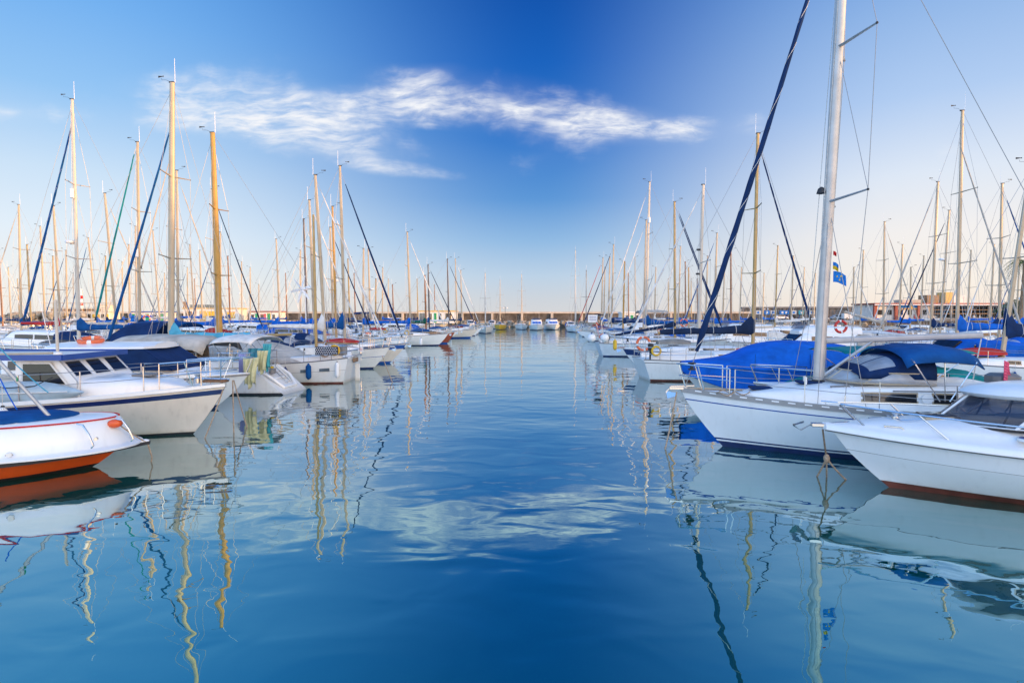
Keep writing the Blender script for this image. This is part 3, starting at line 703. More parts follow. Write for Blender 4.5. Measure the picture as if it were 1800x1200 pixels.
def motorboat(S, label, loc, phi, lod=1, group='motor boats moored in rows', name='motor_boat'):
    L = S.get('L', 7.5); B = S.get('B', L*.34); fb = S.get('fb', (1.25, 1.0, .95))
    h = Hull(L, B, fb, S.get('tr', .86), S.get('srake', 1.15), 0., p=2.3, flare=S.get('flare', .62), n=20 if lod > 1 else 13)
    root = thing(name, label, 'motor boat', (loc[0], loc[1], 0), phi, group)
    ALLB.append((root.location.copy(), phi, L, B, label))
    rows, ql = rows_for(S); h.mesh(rows, ql, S.get('hull', gw)).build('hull', root)
    b = MB(); P = []
    for i in range(h.n+1):
        t = (i/h.n)**1.25; e = h.pt(t, 0, 1); P.append([(e.x, e.y*k, e.z-.01+.09*(1-k*k)*h.hb(t)) for k in (-.985, -.6, -.2, .2, .6, .985)])
    b.grid(P, S.get('deckm', gw)); b.build('deck', root, solid=.03)
    for s_ in (1, -1):
        b = MB(); b.tube([h.pt(i/14, .05, s_)+Vector((0, s_*.012, .0)) for i in range(15)], .024, S.get('rub', grey), 5); b.build('rub_rail', root)
    xa = S.get('xa', -L*.28); xf = S.get('xf', L*.18); ch = S.get('cabh', .62); bw = B*.39
    st = [(xf+1.2, bw*.35, h.zs(.18), .02), (xf+.5, bw*.7, h.zs(.25), .22), (xf, bw*.88, h.zs(.32), .30), (xf-.75, bw*.93, h.zs(.4), ch+.3), (xf-1.6, bw*.96, h.zs(.5), ch+.38), (xa, bw*.96, h.zs(.7), ch+.34), (xa-.02, bw*.9, h.zs(.7), ch+.3)]
    b = MB(); trunk(b, st, S.get('cab', gw)); cab = b.build('cabin', root)
    for s_ in (1, -1):
        n_ = S.get('nw', 2); a0, a1 = xa+.15, xf-1.0; d = (a1-a0)/n_
        for k in range(n_): side_window(st, a0+k*d+.05, a0+(k+1)*d-.06, .46, .76, s_, glass, S.get('winfr', gw2), cab)
    # windscreen on the raked front
    a = tr_at(st, xf); c = tr_at(st, xf-.75)
    for k in (-1, 0, 1):
        b = MB(); w0, w1 = a[1]*.80/1.5, c[1]*.74/1.5
        f0 = Vector((a[0]+.0, k*w0, a[2]+a[3]*1.07)); f1 = Vector((c[0]+.08, k*w1, c[2]+c[3]*1.0))
        o_ = Vector((.045, 0, .03)); f0 = f0+(f1-f0)*.12; f1 = f0+(f1-f0)*.86
        q = [f0+Vector((0, -w0*.46, 0)), f0+Vector((0, w0*.46, 0)), f1+Vector((0, w1*.46, 0)), f1+Vector((0, -w1*.46, 0))]
        b.loft([[p-o_ for p in q], [p+o_ for p in q]], S.get('scrm', glass)); b.build('windscreen', cab)
    if S.get('fly'):
        z = h.zs(.6)+ch+.42; x0, x1 = xa-.3, xf-1.0
        b = MB(); trunk(b, [(x1+.5, bw*.55, z-.06, .12), (x1, bw*.8, z-.06, .42), (x0, bw*.85, z-.06, .36)], gw); b.build('flybridge', root)
        b = MB(); b.loft([[(x1+.38, y, z+.22), (x1+.08, y*.94, z+.62), (x1+.05, y*.94, z+.62), (x1+.30, y, z+.2)] for y in (-bw*.7, -bw*.3, bw*.3, bw*.7)], scr); b.build('flybridge_windscreen', root)
        if S.get('flyc'):
            bimini(root, x0, x1-.1, bw*.85, z+1.45, S['flyc'], z+.2)
    if S.get('canvas'):      # aft canopy
        z = h.zs(.8)
        b = MB(); x0, x1 = -L*.47, xa+.1; rings = []
        for i in range(7):
            f = i/6; x = x1+(x0-x1)*f; hh = (ch+.36)*(1-.38*f**2.5); ww = B*.42*(1-.04*f)
            rings.append([(x, y*ww, z-.03+zz*hh+.015*math.sin(i*2.1+y*3)) for y, zz in ((1, 0), (1, .5), (.94, .85), (.6, 1.02), (0, 1.06), (-.6, 1.02), (-.94, .85), (-1, .5), (-1, 0))])
        b.loft(rings, S['canvas']); b.build('canvas_canopy', root)
    else:
        b = MB(); b.box((-L*.38, 0, h.zs(.85)+.14), (.5, B*.6, .34), white, b=.06); b.build('seat', root)
    pulpit(h, root, back=L*.30, hgt=.5, mid=lod > 1)
    if S.get('antenna', True):
        b = MB(); b.tube([(xa+.3, bw*.5, h.zs(.6)+ch+.3), (xa-.1, bw*.5, h.zs(.6)+ch+2.3)], .012, white, 4); b.build('antenna', root)
    if S.get('outboard'):
        b = MB(); b.box((-L/2-.25, 0, .95), (.42, .34, .5), S['outboard'], b=.08); b.box((-L/2-.22, 0, .3), (.2, .12, .9), S['outboard'], b=.03); b.build('outboard_motor', root)
    return root, h, st
# ------------------------------------------------------------------ foreground boats
def tipped(tip, deg, L): phi = R(deg); return Vector((tip[0], tip[1], 0))-Matrix.Rotation(phi, 3, 'Z') @ Vector((L/2, 0, 0)), phi
def mooring(label, pts, r=.018, mt=None, knot=None):
    p0 = Vector(pts[0]); o = thing('mooring_rope', label, 'rope', p0, 0, 'mooring ropes running from bows into the water')
    b = MB(); P = [Vector(p)-p0 for p in pts]; Q = []
    for a, c in zip(P, P[1:]):
        for i in range(6): f = i/6; Q.append(a+(c-a)*f-Vector((0, 0, (c-a).length*.03*4*f*(1-f))))
    Q.append(P[-1]); b.tube(Q, r, mt or rope, 6); b.build('rope', o)
    if knot: b = MB(); b.ball(Vector(knot)-p0, r*3.2, mt or rope, 7, (1, 1, 1.5)); b.build('knot', o)
    return o
# --- the white yacht at right
L = 9.2; o, phi = tipped((3.95, 13.25), 169, L); X0 = L/2
st = [(X0-1.25, .12, 1.24, .02), (X0-1.6, .42, 1.20, .13), (X0-2.2, .70, 1.15, .27), (X0-3.0, .92, 1.10, .42), (X0-3.8, 1.06, 1.07, .52), (X0-5.0, 1.13, 1.04, .58), (X0-6.0, 1.14, 1.02, .60), (X0-6.05, 1.12, 1.02, .55)]
S = dict(L=L, B=3.05, fb=(1.30, 1.06, 1.05), H=12.6, mx=X0-2.95, rake=.03, mr=.095, mast=mat('mast_grey', (.46, .46, .45), .38, metal=.3), st=st, wins=[(X0-4.45, X0-3.5), (X0-5.15, X0-4.75), (X0-5.7, X0-5.3)], winfr=alu,
         furl=cnavy, furl2=ropew, fr=.072, boom=3.05, boomup=.14, gz=.93, br=.068, boomm=mat('boom_grey', (.42, .42, .42), .4), stripe=blue, stripe_q=.16, stripe_w=.022, boot=boot, bootq=.10, bootline=navy, hatchm=cnavy, sweep=.42, cover=None,
         bimini=cmid, bim=(X0-5.55, X0-4.2, 1.22, 2.14), dodger=cnavy, dodge=(X0-4.85, X0-3.45, .98, 1.72, .52), cabh=.5, frac=.985, toe=alu, flare=.42, tr=.72, srake=.95)
root, h, st_, dz, PP = yacht(S, 'white yacht with bare grey boom, navy sprayhood and blue bimini in the right foreground', o, phi, 2)
for s_ in (1, -1):     # slotted aluminium toe rail with white scupper slots
    b = MB(); b.loft([[h.pt(i/24, 0, s_)+Vector((0, -s_*k[0], k[1])) for k in ((-.02, -.06), (-.02, .05), (.02, .05), (.02, -.06))] for i in range(25)], mat('anodised_grey', (.27, .27, .27), .4, metal=.2)); b.build('rail_extrusion', root)
    for i in range(1, 30):
        p = h.pt(i/31, 0, s_); q = h.pt((i+.45)/31, 0, s_)
        b = MB(); b.loft([[p+Vector((0, s_*.022+k[0]*s_, k[1])) for k in ((0, .0), (.008, .0), (.008, .026), (0, .026))], [q+Vector((0, s_*.022+k[0]*s_, k[1])) for k in ((0, .0), (.008, .0), (.008, .026), (0, .026))]], white); b.build('scupper', root)
# fixed windscreen under the sprayhood
def ushell(b, bot, top, mt, z0, z1, th=.012):
    n = len(bot); rings = [[(x, y, z0), (x*1+.0, y, z0+.0)] for x, y in bot]
    P = [[Vector((x, y, z0)) for x, y in bot], [Vector((x, y, z1)) for x, y in top]]
    b.grid(P, mt)
def upath(xf, xa, w, n=9, c=.45): return [(xa, w)]+[(xf-(xf-xa)*c*(1-math.sin(math.pi*i/n)**.8)*1.0, w*math.cos(math.pi*i/n)) for i in range(0, n+1)]+[(xa, -w)]
def windscreen(root, xf, xa, w, z0, z1, back, shrink, gmat, fmat, posts, name='windscreen', n=9, c=.45, pr=.020):
    bot = upath(xf, xa, w, n, c); top = [(x-back if abs(x-xa) > 1e-6 else x, y*shrink) for x, y in bot]
    b = MB(); ushell(b, bot, top, gmat, z0, z1); g = b.build(name, root, solid=.008)
    b = MB(); b.tube([(x, y, z0) for x, y in bot], .022, fmat, 5); b.build('lower_frame', g)
    b = MB(); b.tube([(x, y, z1) for x, y in top], .018, fmat, 5); b.build('upper_frame', g)
    for k in posts:
        b = MB(); b.tube([(*bot[k], z0), (*top[k], z1)], pr, fmat, 5); b.build('post', g)
    return bot, top
windscreen(root, X0-3.1, X0-4.85, .98, 1.62, 1.84, .28, .97, vinyl, alu, (2, 5, 8, 10))
b = MB(); b.box((X0-6.9, .75, 1.42), (.55, .06, .62), orgp, ry=R(-14), b=.02); b.tube([(X0-6.55, .70, 1.1), (X0-7.25, .70, 1.1)], .015, steel, 5); b.build('orange_panel', root)
b = MB(); b.box((X0-6.2, 1.0, 1.5), (.30, .22, .26), cnavy, b=.06); b.build('winch_cover', root)
b = MB(); b.box((X0-6.9, -.6, 1.55), (.55, .5, .4), grey, b=.1); b.build('barbecue_cover', root)
for (s0, w0) in ((X0-3.0, .78), (X0-3.0, -.78)):
    b = MB(); b.tube([(s0, w0, 1.46), (s0+.05, w0, 1.53), (s0-.3, w0*1.04, 1.55), (s0-.35, w0*1.04, 1.50), (s0-.40, w0*1.04, 1.55), (s0-.75, w0*1.1, 1.58), (s0-.8, w0*1.1, 1.53)], .016, grey, 5); b.build('grab_rail', root)
b = MB(); b.lathe((X0-4.62, 1.125, 1.36), [(.10, -.008), (.10, .010)], white, 16, 'y'); b.build('badge', root)
b = MB(); b.tube([(X0-4.0, 1.12, 1.50), (X0-5.9, 1.16, 1.53)], .014, grey, 5); b.build('side_rail', root)
b = MB()
for dx in (0, .16, .34): b.tube([(X0-2.6-dx*.2, .35-dx, dz-.02), (X0-2.6-dx*.2, .35-dx, dz+.14)], .025, white, 6)
b.build('deck_cleat', root)
b = MB(); rr_ = random.Random(3)
for k in range(3):
    pts = [(X0-.9-.4*k+.18*math.cos(a), .5-.35*k+.2*math.sin(a)*1.3, 1.30-.02*k+.03*math.sin(3*a)) for a in [i*.5 for i in range(26)]]; b.tube(pts, .013, rope, 4)
b.build('rope_coil', root)
wl = lambda p: local(root.location, phi, p)
b = MB()
# signal flags hanging from the spreader halyard
fp = PP(6.0)
of = thing('flag', 'light blue signal flag with yellow cross, lowest of the flags beside the foreground mast', 'flag', wl((fp.x-.10, .02, 4.00)), R(-20), 'signal flags hanging beside the foreground mast')
k = flagmesh([cfb, cfb], .30, .24, .35); f = k.build('flag_cloth', of, solid=.006)
b = MB(); b.box((.12, .0, -.14), (.03, .03, .15), cyel, b=.004); b.box((.12, .0, -.12), (.12, .034, .03), cyel, b=.004); b.build('yellow_cross', of)
of = thing('flag', 'small blue and yellow pennant, middle one of the flags beside the foreground mast', 'flag', wl((fp.x-.09, .02, 4.20)), R(-30), 'signal flags hanging beside the foreground mast'); flagmesh([cfb, cyel], .14, .16, .5).build('flag_cloth', of, solid=.006)
of = thing('flag', 'small red pennant, topmost of the flags beside the foreground mast', 'flag', wl((fp.x-.09, .02, 4.44)), R(-30), 'signal flags hanging beside the foreground mast'); flagmesh([cfr, cfr], .08, .09, .5).build('flag_cloth', of, solid=.006)
b = MB(); b.box((h.L/2-3.3, 0, 5.6), (.1, .1, .1), dk, b=.02)
b = MB(); q = PP(5.75); b.lathe(q+Vector((.17, .0, 0)), [(.02, -.06), (.10, -.04), (.07, .06), (.02, .1)], dk, 10); b.build('steaming_light', root)
mooring('tan rope dropping steeply from the bow of the right foreground yacht into the water', [wl((X0+.1, .1, 1.25)), wl((X0+.35, .5, .1)), wl((X0+.42, .6, -.1))])
ens(wl((-L/2+.9, .9, 1.3)), 'dutch', 'foreground white yacht')
cl = thing('cloth', 'pink cloth hung up to dry under the blue bimini', 'cloth', wl((X0-6.75, -.3, 2.05)), .3); flagmesh([cpink], .28, .5, .6).build('cloth_sheet', cl, solid=.01)
# --- white motor boat in the right foreground
L = 7.6; o, phi = tipped((5.72, 10.15), 164, L); X0 = L/2
S = dict(L=L, B=2.55, fb=(.98, .86, .80))
h = Hull(L, 2.6, (1.0, .86, .80), .88, .95, 0, p=2.5, flare=.62, n=26)
root = thing('motor_boat', 'glossy white motor boat with white hardtop and brown red bottom, nearest at right', 'motor boat', (o.x, o.y, 0), phi, 'motor boats moored in rows')
ALLB.append((root.location.copy(), phi, L, 2.6, 'R1'))
wl = lambda p: local(root.location, phi, p)
rows, ql = rows_for(dict(hull=gw, boot=bootr, bootq=.12, stripe=grey, stripe_q=.36, stripe_w=.008)); h.mesh(rows, ql, gw).build('hull', root)
b = MB(); P = []
for i in range(27):     # moulded deck: overhanging lip, bulwark, raised centre
    t = (i/26)**1.25; e = h.pt(t, 0, 1); wv = e.y; ext = .10*min(1, (1-t)*1.0+.25)
    cr = .30*min(1, max(0, (t-.03)/.22))**.8
    prof = [(wv+ext*.4, -.03), (wv+ext, -.015), (wv+ext, .035), (wv+ext*.55, .085), (wv*.86, .10), (wv*.78, .10+cr*.35), (wv*.62, .10+cr*.72), (wv*.3, .10+cr*.95), (0, .10+cr)]
    P.append([(e.x+ext*.9*(1-t)**2, y, e.z+z) for y, z in prof]+[(e.x+ext*.9*(1-t)**2, -y, e.z+z) for y, z in reversed(prof[:-1])])
b.loft(P, gw, closed=False, caps=(False, False)); b.build('deck', root, sharp=50)
for s_ in (1, -1):
    b = MB(); b.tube([(P[i][0 if s_ > 0 else -1]) for i in range(27)], .017, grey, 5); b.build('rub_rail', root)
b = MB(); b.loft([[(P[0][j][0]+.005, P[0][j][1]*1.0, P[0][j][2]) for j in range(len(P[0]))], [(P[0][j][0]+.04, P[0][j][1]*.4, P[0][j][2]*.99+.01) for j in range(len(P[0]))]], gw, closed=True); b.build('stem_cap', root)
zb = 1.24
bot, top = windscreen(root, X0-1.62, X0-5.6, .99, zb, zb+.47, .50, .92, scr, white, (6, 3, 9), n=10, c=.55, pr=.026)
rf = []
for f, zz in ((1.0, zb+.44), (1.03, zb+.50), (.97, zb+.58), (.75, zb+.66), (.4, zb+.70), (.05, zb+.715)):
    cx = X0-4.2; rf.append([((x+.10-cx)*f+cx, y*f, zz+.03*0) for x, y in top])
b = MB(); b.loft(rf, gw, closed=True, caps=(True, True)); b.build('hardtop', root, sharp=60)
b = MB(); b.tube([(x+.01, y, zb-.015) for x, y in bot], .028, blk, 5); b.build('windscreen_seal', root)
b = MB(); b.box((X0-3.25, 0, 1.22), (.9, 1.55, .14), mat('dash_blue_grey', (.10, .13, .22), .6), b=.05); b.box((X0-3.9, .45, 1.36), (.3, .55, .16), dk, b=.04); b.torus((X0-4.1, .45, 1.42), .17, .015, dk, Matrix.Rotation(R(65), 4, 'Y')); b.build('dashboard', root)
for y in (.45, -.45): b = MB(); b.box((X0-4.7, y, 1.15), (.45, .5, .5), gdeck, b=.1); b.box((X0-4.95, y, 1.42), (.14, .5, .42), gdeck, b=.06); b.build('seat', root)
b = MB(); b.box((X0-3.3, -.3, 1.36), (.28, .34, .10), cturq, b=.04); b.build('blue_bundle', root)
b = MB(); b.box((X0-4.6, 0, .78), (2.0, 1.9, .1), gdeck); b.build('cockpit_sole', root)
for k, (y0, y1) in enumerate(((.62, .25), (-.25, -.62))):
    b = MB(); p0 = Vector((X0-2.28, y0, zb+.01)); p1 = Vector((X0-2.62, y1, zb+.33)); b.tube([p0, p0+(p1-p0)*.6], .014, blk, 5); b.box(p0, (.09, .09, .05), blk, b=.01)
    d = Vector((-.25, -.30, .17)); b.tube([p1-d*.6+Vector((.06, 0, 0)), p1+d*.6+Vector((.06, 0, 0))], .014, blk, 5); b.tube([p0+(p1-p0)*.6, p1+Vector((.05, 0, 0))], .010, blk, 4); b.build('wiper', root)
dkz = lambda x: h.zs(h.t_of(x))+.10+.30*min(1, max(0, (h.t_of(x)-.03)/.22))**.8
b = MB(); b.box((X0-1.62, 0, dkz(X0-1.62)+.0), (.52, .56, .04), alu, b=.015, ry=R(3)); hh = b.build('hatch', root)
b = MB(); b.box((X0-1.62, 0, dkz(X0-1.62)+.022), (.44, .48, .03), glass, b=.01, ry=R(3)); b.build('hatch_glass', hh)
b = MB(); b.lathe((X0-2.5, .93, 1.135), [(.15, -.03), (.15, .012)], white, 20); bd = b.build('badge', root); bd.rotation_euler = (0, 0, 0)
b = MB(); b.lathe((X0-2.5, .93, 1.150), [(.125, -.01), (.125, .006)], blue, 20); b.build('badge_ring', bd)
b = MB(); b.lathe((X0-2.5, .93, 1.155), [(.07, -.01), (.07, .008)], cyel, 16); b.build('badge_centre', bd)
# bow rail
for s_ in (1, -1):
    b = MB(); pts = []
    for f in [i/12 for i in range(13)]:
        x = X0+.12-f*3.0; e = h.pt(h.t_of(x), 0, 1).y; yy = s_*max(.08, e*.93)*(1 if f > .02 else 1); pts.append((x, yy if f > 0 else s_*.16, h.zs(h.t_of(x))+.46-.05*f+.0))
    pts.append((pts[-1][0]-.35, pts[-1][1], pts[-1][2]-.32)); b.tube(pts, .015, steel, 6)
    for x, lean in ((X0-.05, .5), (X0-.2, .38), (X0-1.25, -.45), (X0-2.5, -.4)):
        q = min(pts, key=lambda p: abs(p[0]-x)); e = h.pt(h.t_of(q[0]-.3), 0, 1).y; b.tube([q, (q[0]-.38, s_*e*.95, h.zs(h.t_of(q[0]-.38))+.09)], .013, steel, 6)
    b.build('bow_rail', root)
b = MB(); b.box((X0+.06, 0, 1.05), (.5, .12, .05), steel, b=.01); b.tube([(X0-.3, 0, 1.11), (X0+.3, 0, 1.04)], .018, steel, 5)
b.loft([[(X0+.28, -.03, 1.05), (X0+.30, .03, 1.07)], [(X0+.48, -.13, .92), (X0+.50, .13, .95)], [(X0+.60, -.03, 1.0), (X0+.62, .03, 1.04)], [(X0+.42, -.02, 1.08), (X0+.44, .02, 1.10)]], steel); b.build('anchor', root, solid=.02)
b = MB(); b.lathe((X0-1.0, .05, dkz(X0-1.0)), [(.06, 0), (.06, .05), (.035, .07), (.05, .11), (.02, .13)], steel, 10); b.tube([(X0-.95, -.2, dkz(X0-1)+.02), (X0-1.0, .3, dkz(X0-1)+.02), (X0-1.3, .35, dkz(X0-1.2)+.03)], .012, steel, 4); b.build('windlass', root)
for s_ in (1, -1):
    b = MB(); b.tube([(X0-.75, s_*.38, 1.12), (X0-.72, s_*.40, 1.15), (X0-.95, s_*.48, 1.15), (X0-.98, s_*.50, 1.12)], .012, steel, 5); b.build('cleat', root)
a0 = wl((X0+.12, 0, .97)); kn = atY(1453, 805, a0.y+.05)
for (px, py), lab in (((1436, 837), 'left leg'), ((1453, 838), 'middle leg'), ((1487, 843), 'right leg')):
    e = atZ(px, py, 0.0); e2 = e-Vector((0, 0, .3))
    mooring('%s of the knotted tan rope under the nearest motor boat bow at right' % lab, [a0, kn, e, e2], r=.017, knot=kn if lab[0] == 'm' else None)
# --- boat under the royal blue tarpaulin
L = 8.4; o, phi = tipped((6.15, 20.6), 176, L); X0 = L/2
h = Hull(L, 2.8, (1.15, .9, .9), .88, 1.0, 0, p=2.3, n=16)
root = thing('motor_boat', 'motor boat wholly wrapped in a royal blue tarpaulin behind the right foreground yacht', 'motor boat', (o.x, o.y, 0), phi, 'motor boats moored in rows'); ALLB.append((root.location.copy(), phi, L, 2.8, 'R3'))
rows, ql = rows_for(dict(hull=gw2)); h.mesh(rows, ql, gw2).build('hull', root)
prof = [(0, .10, 1.35, 1.0), (.25, .45, 1.40, .85), (1.0, .98, 1.46, .6), (1.7, 1.25, 1.56, .40), (2.2, 1.36, 1.80, .34), (2.6, 1.42, 2.0, .3), (3.2, 1.45, 2.10, .3), (3.7, 1.46, 2.13, .3), (4.6, 1.46, 2.10, .3), (5.3, 1.45, 2.04, .3), (6.0, 1.42, 1.9, .3), (6.8, 1.38, 1.55, .32), (8.0, 1.3, 1.45, .35), (8.45, 1.2, 1.35, .35)]
rr_ = random.Random(5); rings = []
for (s_, w_, zt, zb_) in prof:
    j_ = lambda a: rr_.uniform(-a, a); sh = 1.30-.10*min(1, s_/3)
    half = [(w_, zb_), (w_*1.02+j_(.02), zb_+.25), (w_*1.0+j_(.02), sh-.08), (w_*.97, sh), (w_*.80+j_(.03), sh+(zt-sh)*.55), (w_*.62+j_(.03), sh+(zt-sh)*.88), (w_*.3, zt-.01+j_(.01)), (0, zt+.03)]
    rings.append([(X0+.05-s_, y, z) for y, z in half]+[(X0+.05-s_, -y, z+j_(.02)) for y, z in reversed(half[:-1])])
b = MB(); b.loft(rings, cblue, closed=False, caps=(False, False)); tp = b.build('tarpaulin', root, solid=.015, sub=1, sharp=70)
b = MB(); b.tube([(X0+.05-s_, w_*1.035, 1.27-.10*min(1, s_/3)) for s_, w_, _, _ in prof], .014, cmid, 4); b.build('hem', tp)
for s_ in (2.1, 3.9, 5.7): b = MB(); w_ = 1.48; b.tube([(X0-s_, w_, .32), (X0-s_+.02, w_+.015, 1.2), (X0-s_-.1, w_*.8, 1.72)], .012, cmid, 4); b.build('lashing', tp)
# --- teal tented boat behind the foreground mast
L = 6.6; o, phi = tipped((7.2, 16.9), 178, L)
root, h, st_ = motorboat(dict(L=L, B=2.3, fb=(1.05, .85, .8), cab=cteal, cabh=.35, nw=1, canvas=cteal, antenna=False), 'small boat under teal tarpaulins just behind the foreground mast', o, phi, 1)
bimini(root, -2.4, 1.2, 1.05, 2.0, cteal, 1.0, cam_=.06, drop=.02)
# --- left: cabin cruiser with the blue edged wheelhouse roof
L = 10.0; o, phi = tipped((-7.3, 14.45), 2, L); X0 = L/2
h = Hull(L, 3.15, (1.28, .98, .90), .8, .85, .2, p=2.2, flare=.58, n=24)
root = thing('cabin_cruiser', 'white cabin cruiser with blue edged wheelhouse roof, navy stripe and flared bow at left', 'motor boat', (o.x, o.y, 0), phi, 'motor boats moored in rows'); ALLB.append((root.location.copy(), phi, L, 3.1, 'L1'))
wl = lambda p: local(root.location, phi, p)
rows, ql = rows_for(dict(hull=gcream, stripe=navy, stripe_q=.10, stripe_w=.10, boot=bootk, bootq=.05)); h.mesh(rows, ql, gcream).build('hull', root)
b = MB(); P = []
for i in range(25):
    t = (i/24)**1.25; e = h.pt(t, 0, 1); P.append([(e.x, e.y*k, e.z-.06+.05*(1-k*k)*h.hb(t)) for k in (-.985, -.6, -.2, .2, .6, .985)])
b.grid(P, teak); b.build('deck', root, solid=.03)
for s_ in (1, -1):
    b = MB(); b.loft([[h.pt((i/24)**1.2, 0, s_)+Vector((0, -s_*k[0], k[1])) for k in ((-.035, -.06), (-.035, .02), (.05, .03), (.05, -.08))] for i in range(25)], gw); b.build('gunwale', root)
st = [(X0-.95, .15, 1.22, .02), (X0-1.3, .5, 1.20, .18), (X0-2.0, .82, 1.12, .36), (X0-2.9, 1.0, 1.06, .44), (X0-3.2, 1.05, 1.04, .46), (X0-6.5, 1.1, .98, .5)]
b = MB(); trunk(b, st, gw); cab = b.build('cabin', root)
wh = [(1.06, 1.0), (1.06, 1.5), (1.03, 2.06)]       # wheelhouse: side profile half widths and heights
xb, xt, xr = X0-2.95, X0-3.42, X0-4.35
b = MB()
for s_ in (1, -1): b.prism([(xb, s_*1.06, .98), (xb, s_*1.06, 1.48), (xt, s_*1.02, 2.02), (xr, s_*1.02, 2.02), (xr, s_*1.08, .98)], (0, -s_*.04, 0), gw)
b.prism([(xb, 1.06, 1.0), (xb, -1.06, 1.0), (xb, -1.06, 1.48), (xb, 1.06, 1.48)], (-.04, 0, 0), gw); b.prism([(xb, 1.06, 1.48), (xb, -1.06, 1.48), (xt, -1.02, 2.02), (xt, 1.02, 2.02)], (-.04, 0, -.02), gw)
b.prism([(xr, 1.02, 1.0), (xr, -1.02, 1.0), (xr, -1.02, 2.0), (xr, 1.02, 2.0)], (.04, 0, 0), gw); whs = b.build('wheelhouse', root)
b = MB(); b.box(((xt+.2+X0-7.2)/2, 0, 2.045), (xt+.2-(X0-7.2), 2.34, .035), gw2, b=.015); rf = b.build('roof', whs)
b = MB(); x0, x1 = xt+.24, X0-7.22
b.box(((x0+x1)/2, -1.18, 2.045), (x0-x1, .03, .13), blue); b.box(((x0+x1)/2, 1.18, 2.045), (x0-x1, .03, .13), blue); b.box((x0+.014, 0, 2.045), (.03, 2.33, .13), blue); b.build('roof_trim', whs)
for y in (-.68, 0, .68):     # three raked front windows
    n_ = (Vector((xt-xb, 0, .54))).normalized(); nn = Vector((.54, 0, xb-xt)).normalized()
    def q(a, c, o_): return Vector((xb, y+a, 1.48))+n_*c+nn*o_
    b = MB(); b.loft([[q(-.29, .11, e), q(.29, .11, e), q(.26, .60, e), q(-.26, .60, e)] for e in (0., .012)], gw2); f = b.build('window_frame', whs)
    b = MB(); b.loft([[q(-.26, .14, e), q(.26, .14, e), q(.23, .57, e), q(-.23, .57, e)] for e in (.0, .018)], glass); b.build('window', f)
for s_ in (1, -1):
    pg = [(xb-.62, 1.42), (xb-.32+.0, 1.42), (xb-.62, 1.88), (xb-1.18, 1.88), (xb-1.2, 1.42)]
    b = MB(); b.prism([(x-.0, s_*1.065, z) for x, z in [(xb-.15, 1.37), (xb-.58, 1.93), (xb-1.24, 1.93), (xb-1.26, 1.37)]], (0, s_*.012, 0), gw2); f = b.build('window_frame', whs)
    b = MB(); b.prism([(x, s_*1.075, z) for x, z in [(xb-.25, 1.42), (xb-.60, 1.89), (xb-1.19, 1.89), (xb-1.21, 1.42)]], (0, s_*.012, 0), glass); b.build('window', f)
    b = MB(); b.tube([(xb-.3, s_*1.12, 1.30), (xb-1.0, s_*1.12, 1.29)], .014, steel, 5); b.build('grab_rail', whs)
    b = MB(); b.tube([(X0-7.1, s_*1.1, 1.0), (X0-7.1, s_*1.1, 2.03)], .02, steel, 6); b.build('roof_post', whs)
b = MB(); b.tube([(X0-3.85, -.4, 2.06), (X0-3.86, -.4, 3.4)], .035, aluw, 8); b.lathe((X0-3.85, -.4, 2.07), [(.10, 0), (.10, .05), (.05, .07)], gw, 10); b.tube([(X0-5.3, -.5, 2.08), (X0-3.9, -.5, 2.11)], .03, alu, 6); b.build('roof_mast', root)
b = MB(); b.box((X0-1.95, 0, 1.53), (.5, .5, .05), grey, b=.015); b.build('hatch', cab)
rails(h, root, [.05, .16, .28, .40, .52, .64, .76, .88], hgt=.62, name='guard_rail', r=.014); pulpit(h, root, back=1.3, hgt=.66, ext=.35)
b = MB(); b.tube([wl_ for wl_ in [(X0-3.2, -1.45, 1.62), (X0-3.6, -1.47, 1.42), (X0-4.2, -1.49, 1.38), (X0-4.6, -1.50, 1.44), (X0-5.1, -1.5, 1.62)]], .012, blk, 5); b.build('shore_cable', root)
b = MB(); b.box((X0-.25, 0, 1.36), (.6, .2, .06), teak, b=.02); b.tube([(X0-.6, 0, 1.42), (X0+.1, 0, 1.40)], .025, steel, 6); b.lathe((X0-.75, .1, 1.3), [(.09, 0), (.09, .12), (.05, .16), (.08, .22)], steel, 10); b.build('bow_fitting', root)
# pale dinghy hull lying along its near side deck
dg = thing('dinghy', 'pale blue grey dinghy lying on its side along the cabin cruiser deck', 'dinghy', wl((X0-3.95, -1.34, .88)), phi)
b = MB(); rings = []
for i in range(13):
    t = i/12; w_ = .29*(1-(max(0, (t-.45))/.55)**2.2*.97)*(1-.35*max(0, .3-t)/.3); d_ = .23*(1-(max(0, t-.6)/.4)**2*.8)
    rings.append([(-1.25+2.5*t, d_*-math.sin(a)*.95+.16, .31+.05*t+w_*math.cos(a)) for a in [math.pi*k/8 for k in range(9)]])
b.loft(rings, mat('dinghy_blue_grey', (.34, .45, .52), .4), closed=True); b.build('hull', dg)
b = MB(); b.tube([(-1.25+2.5*i/12, -.085, .34+.07*i/12) for i in range(12)], .014, gw2, 5); b.build('keel_band', dg)
fender(wl((X0-4.1, -1.72, .72)), white, .105, .46, 'white fender with black cap hanging off the cabin cruiser at left')
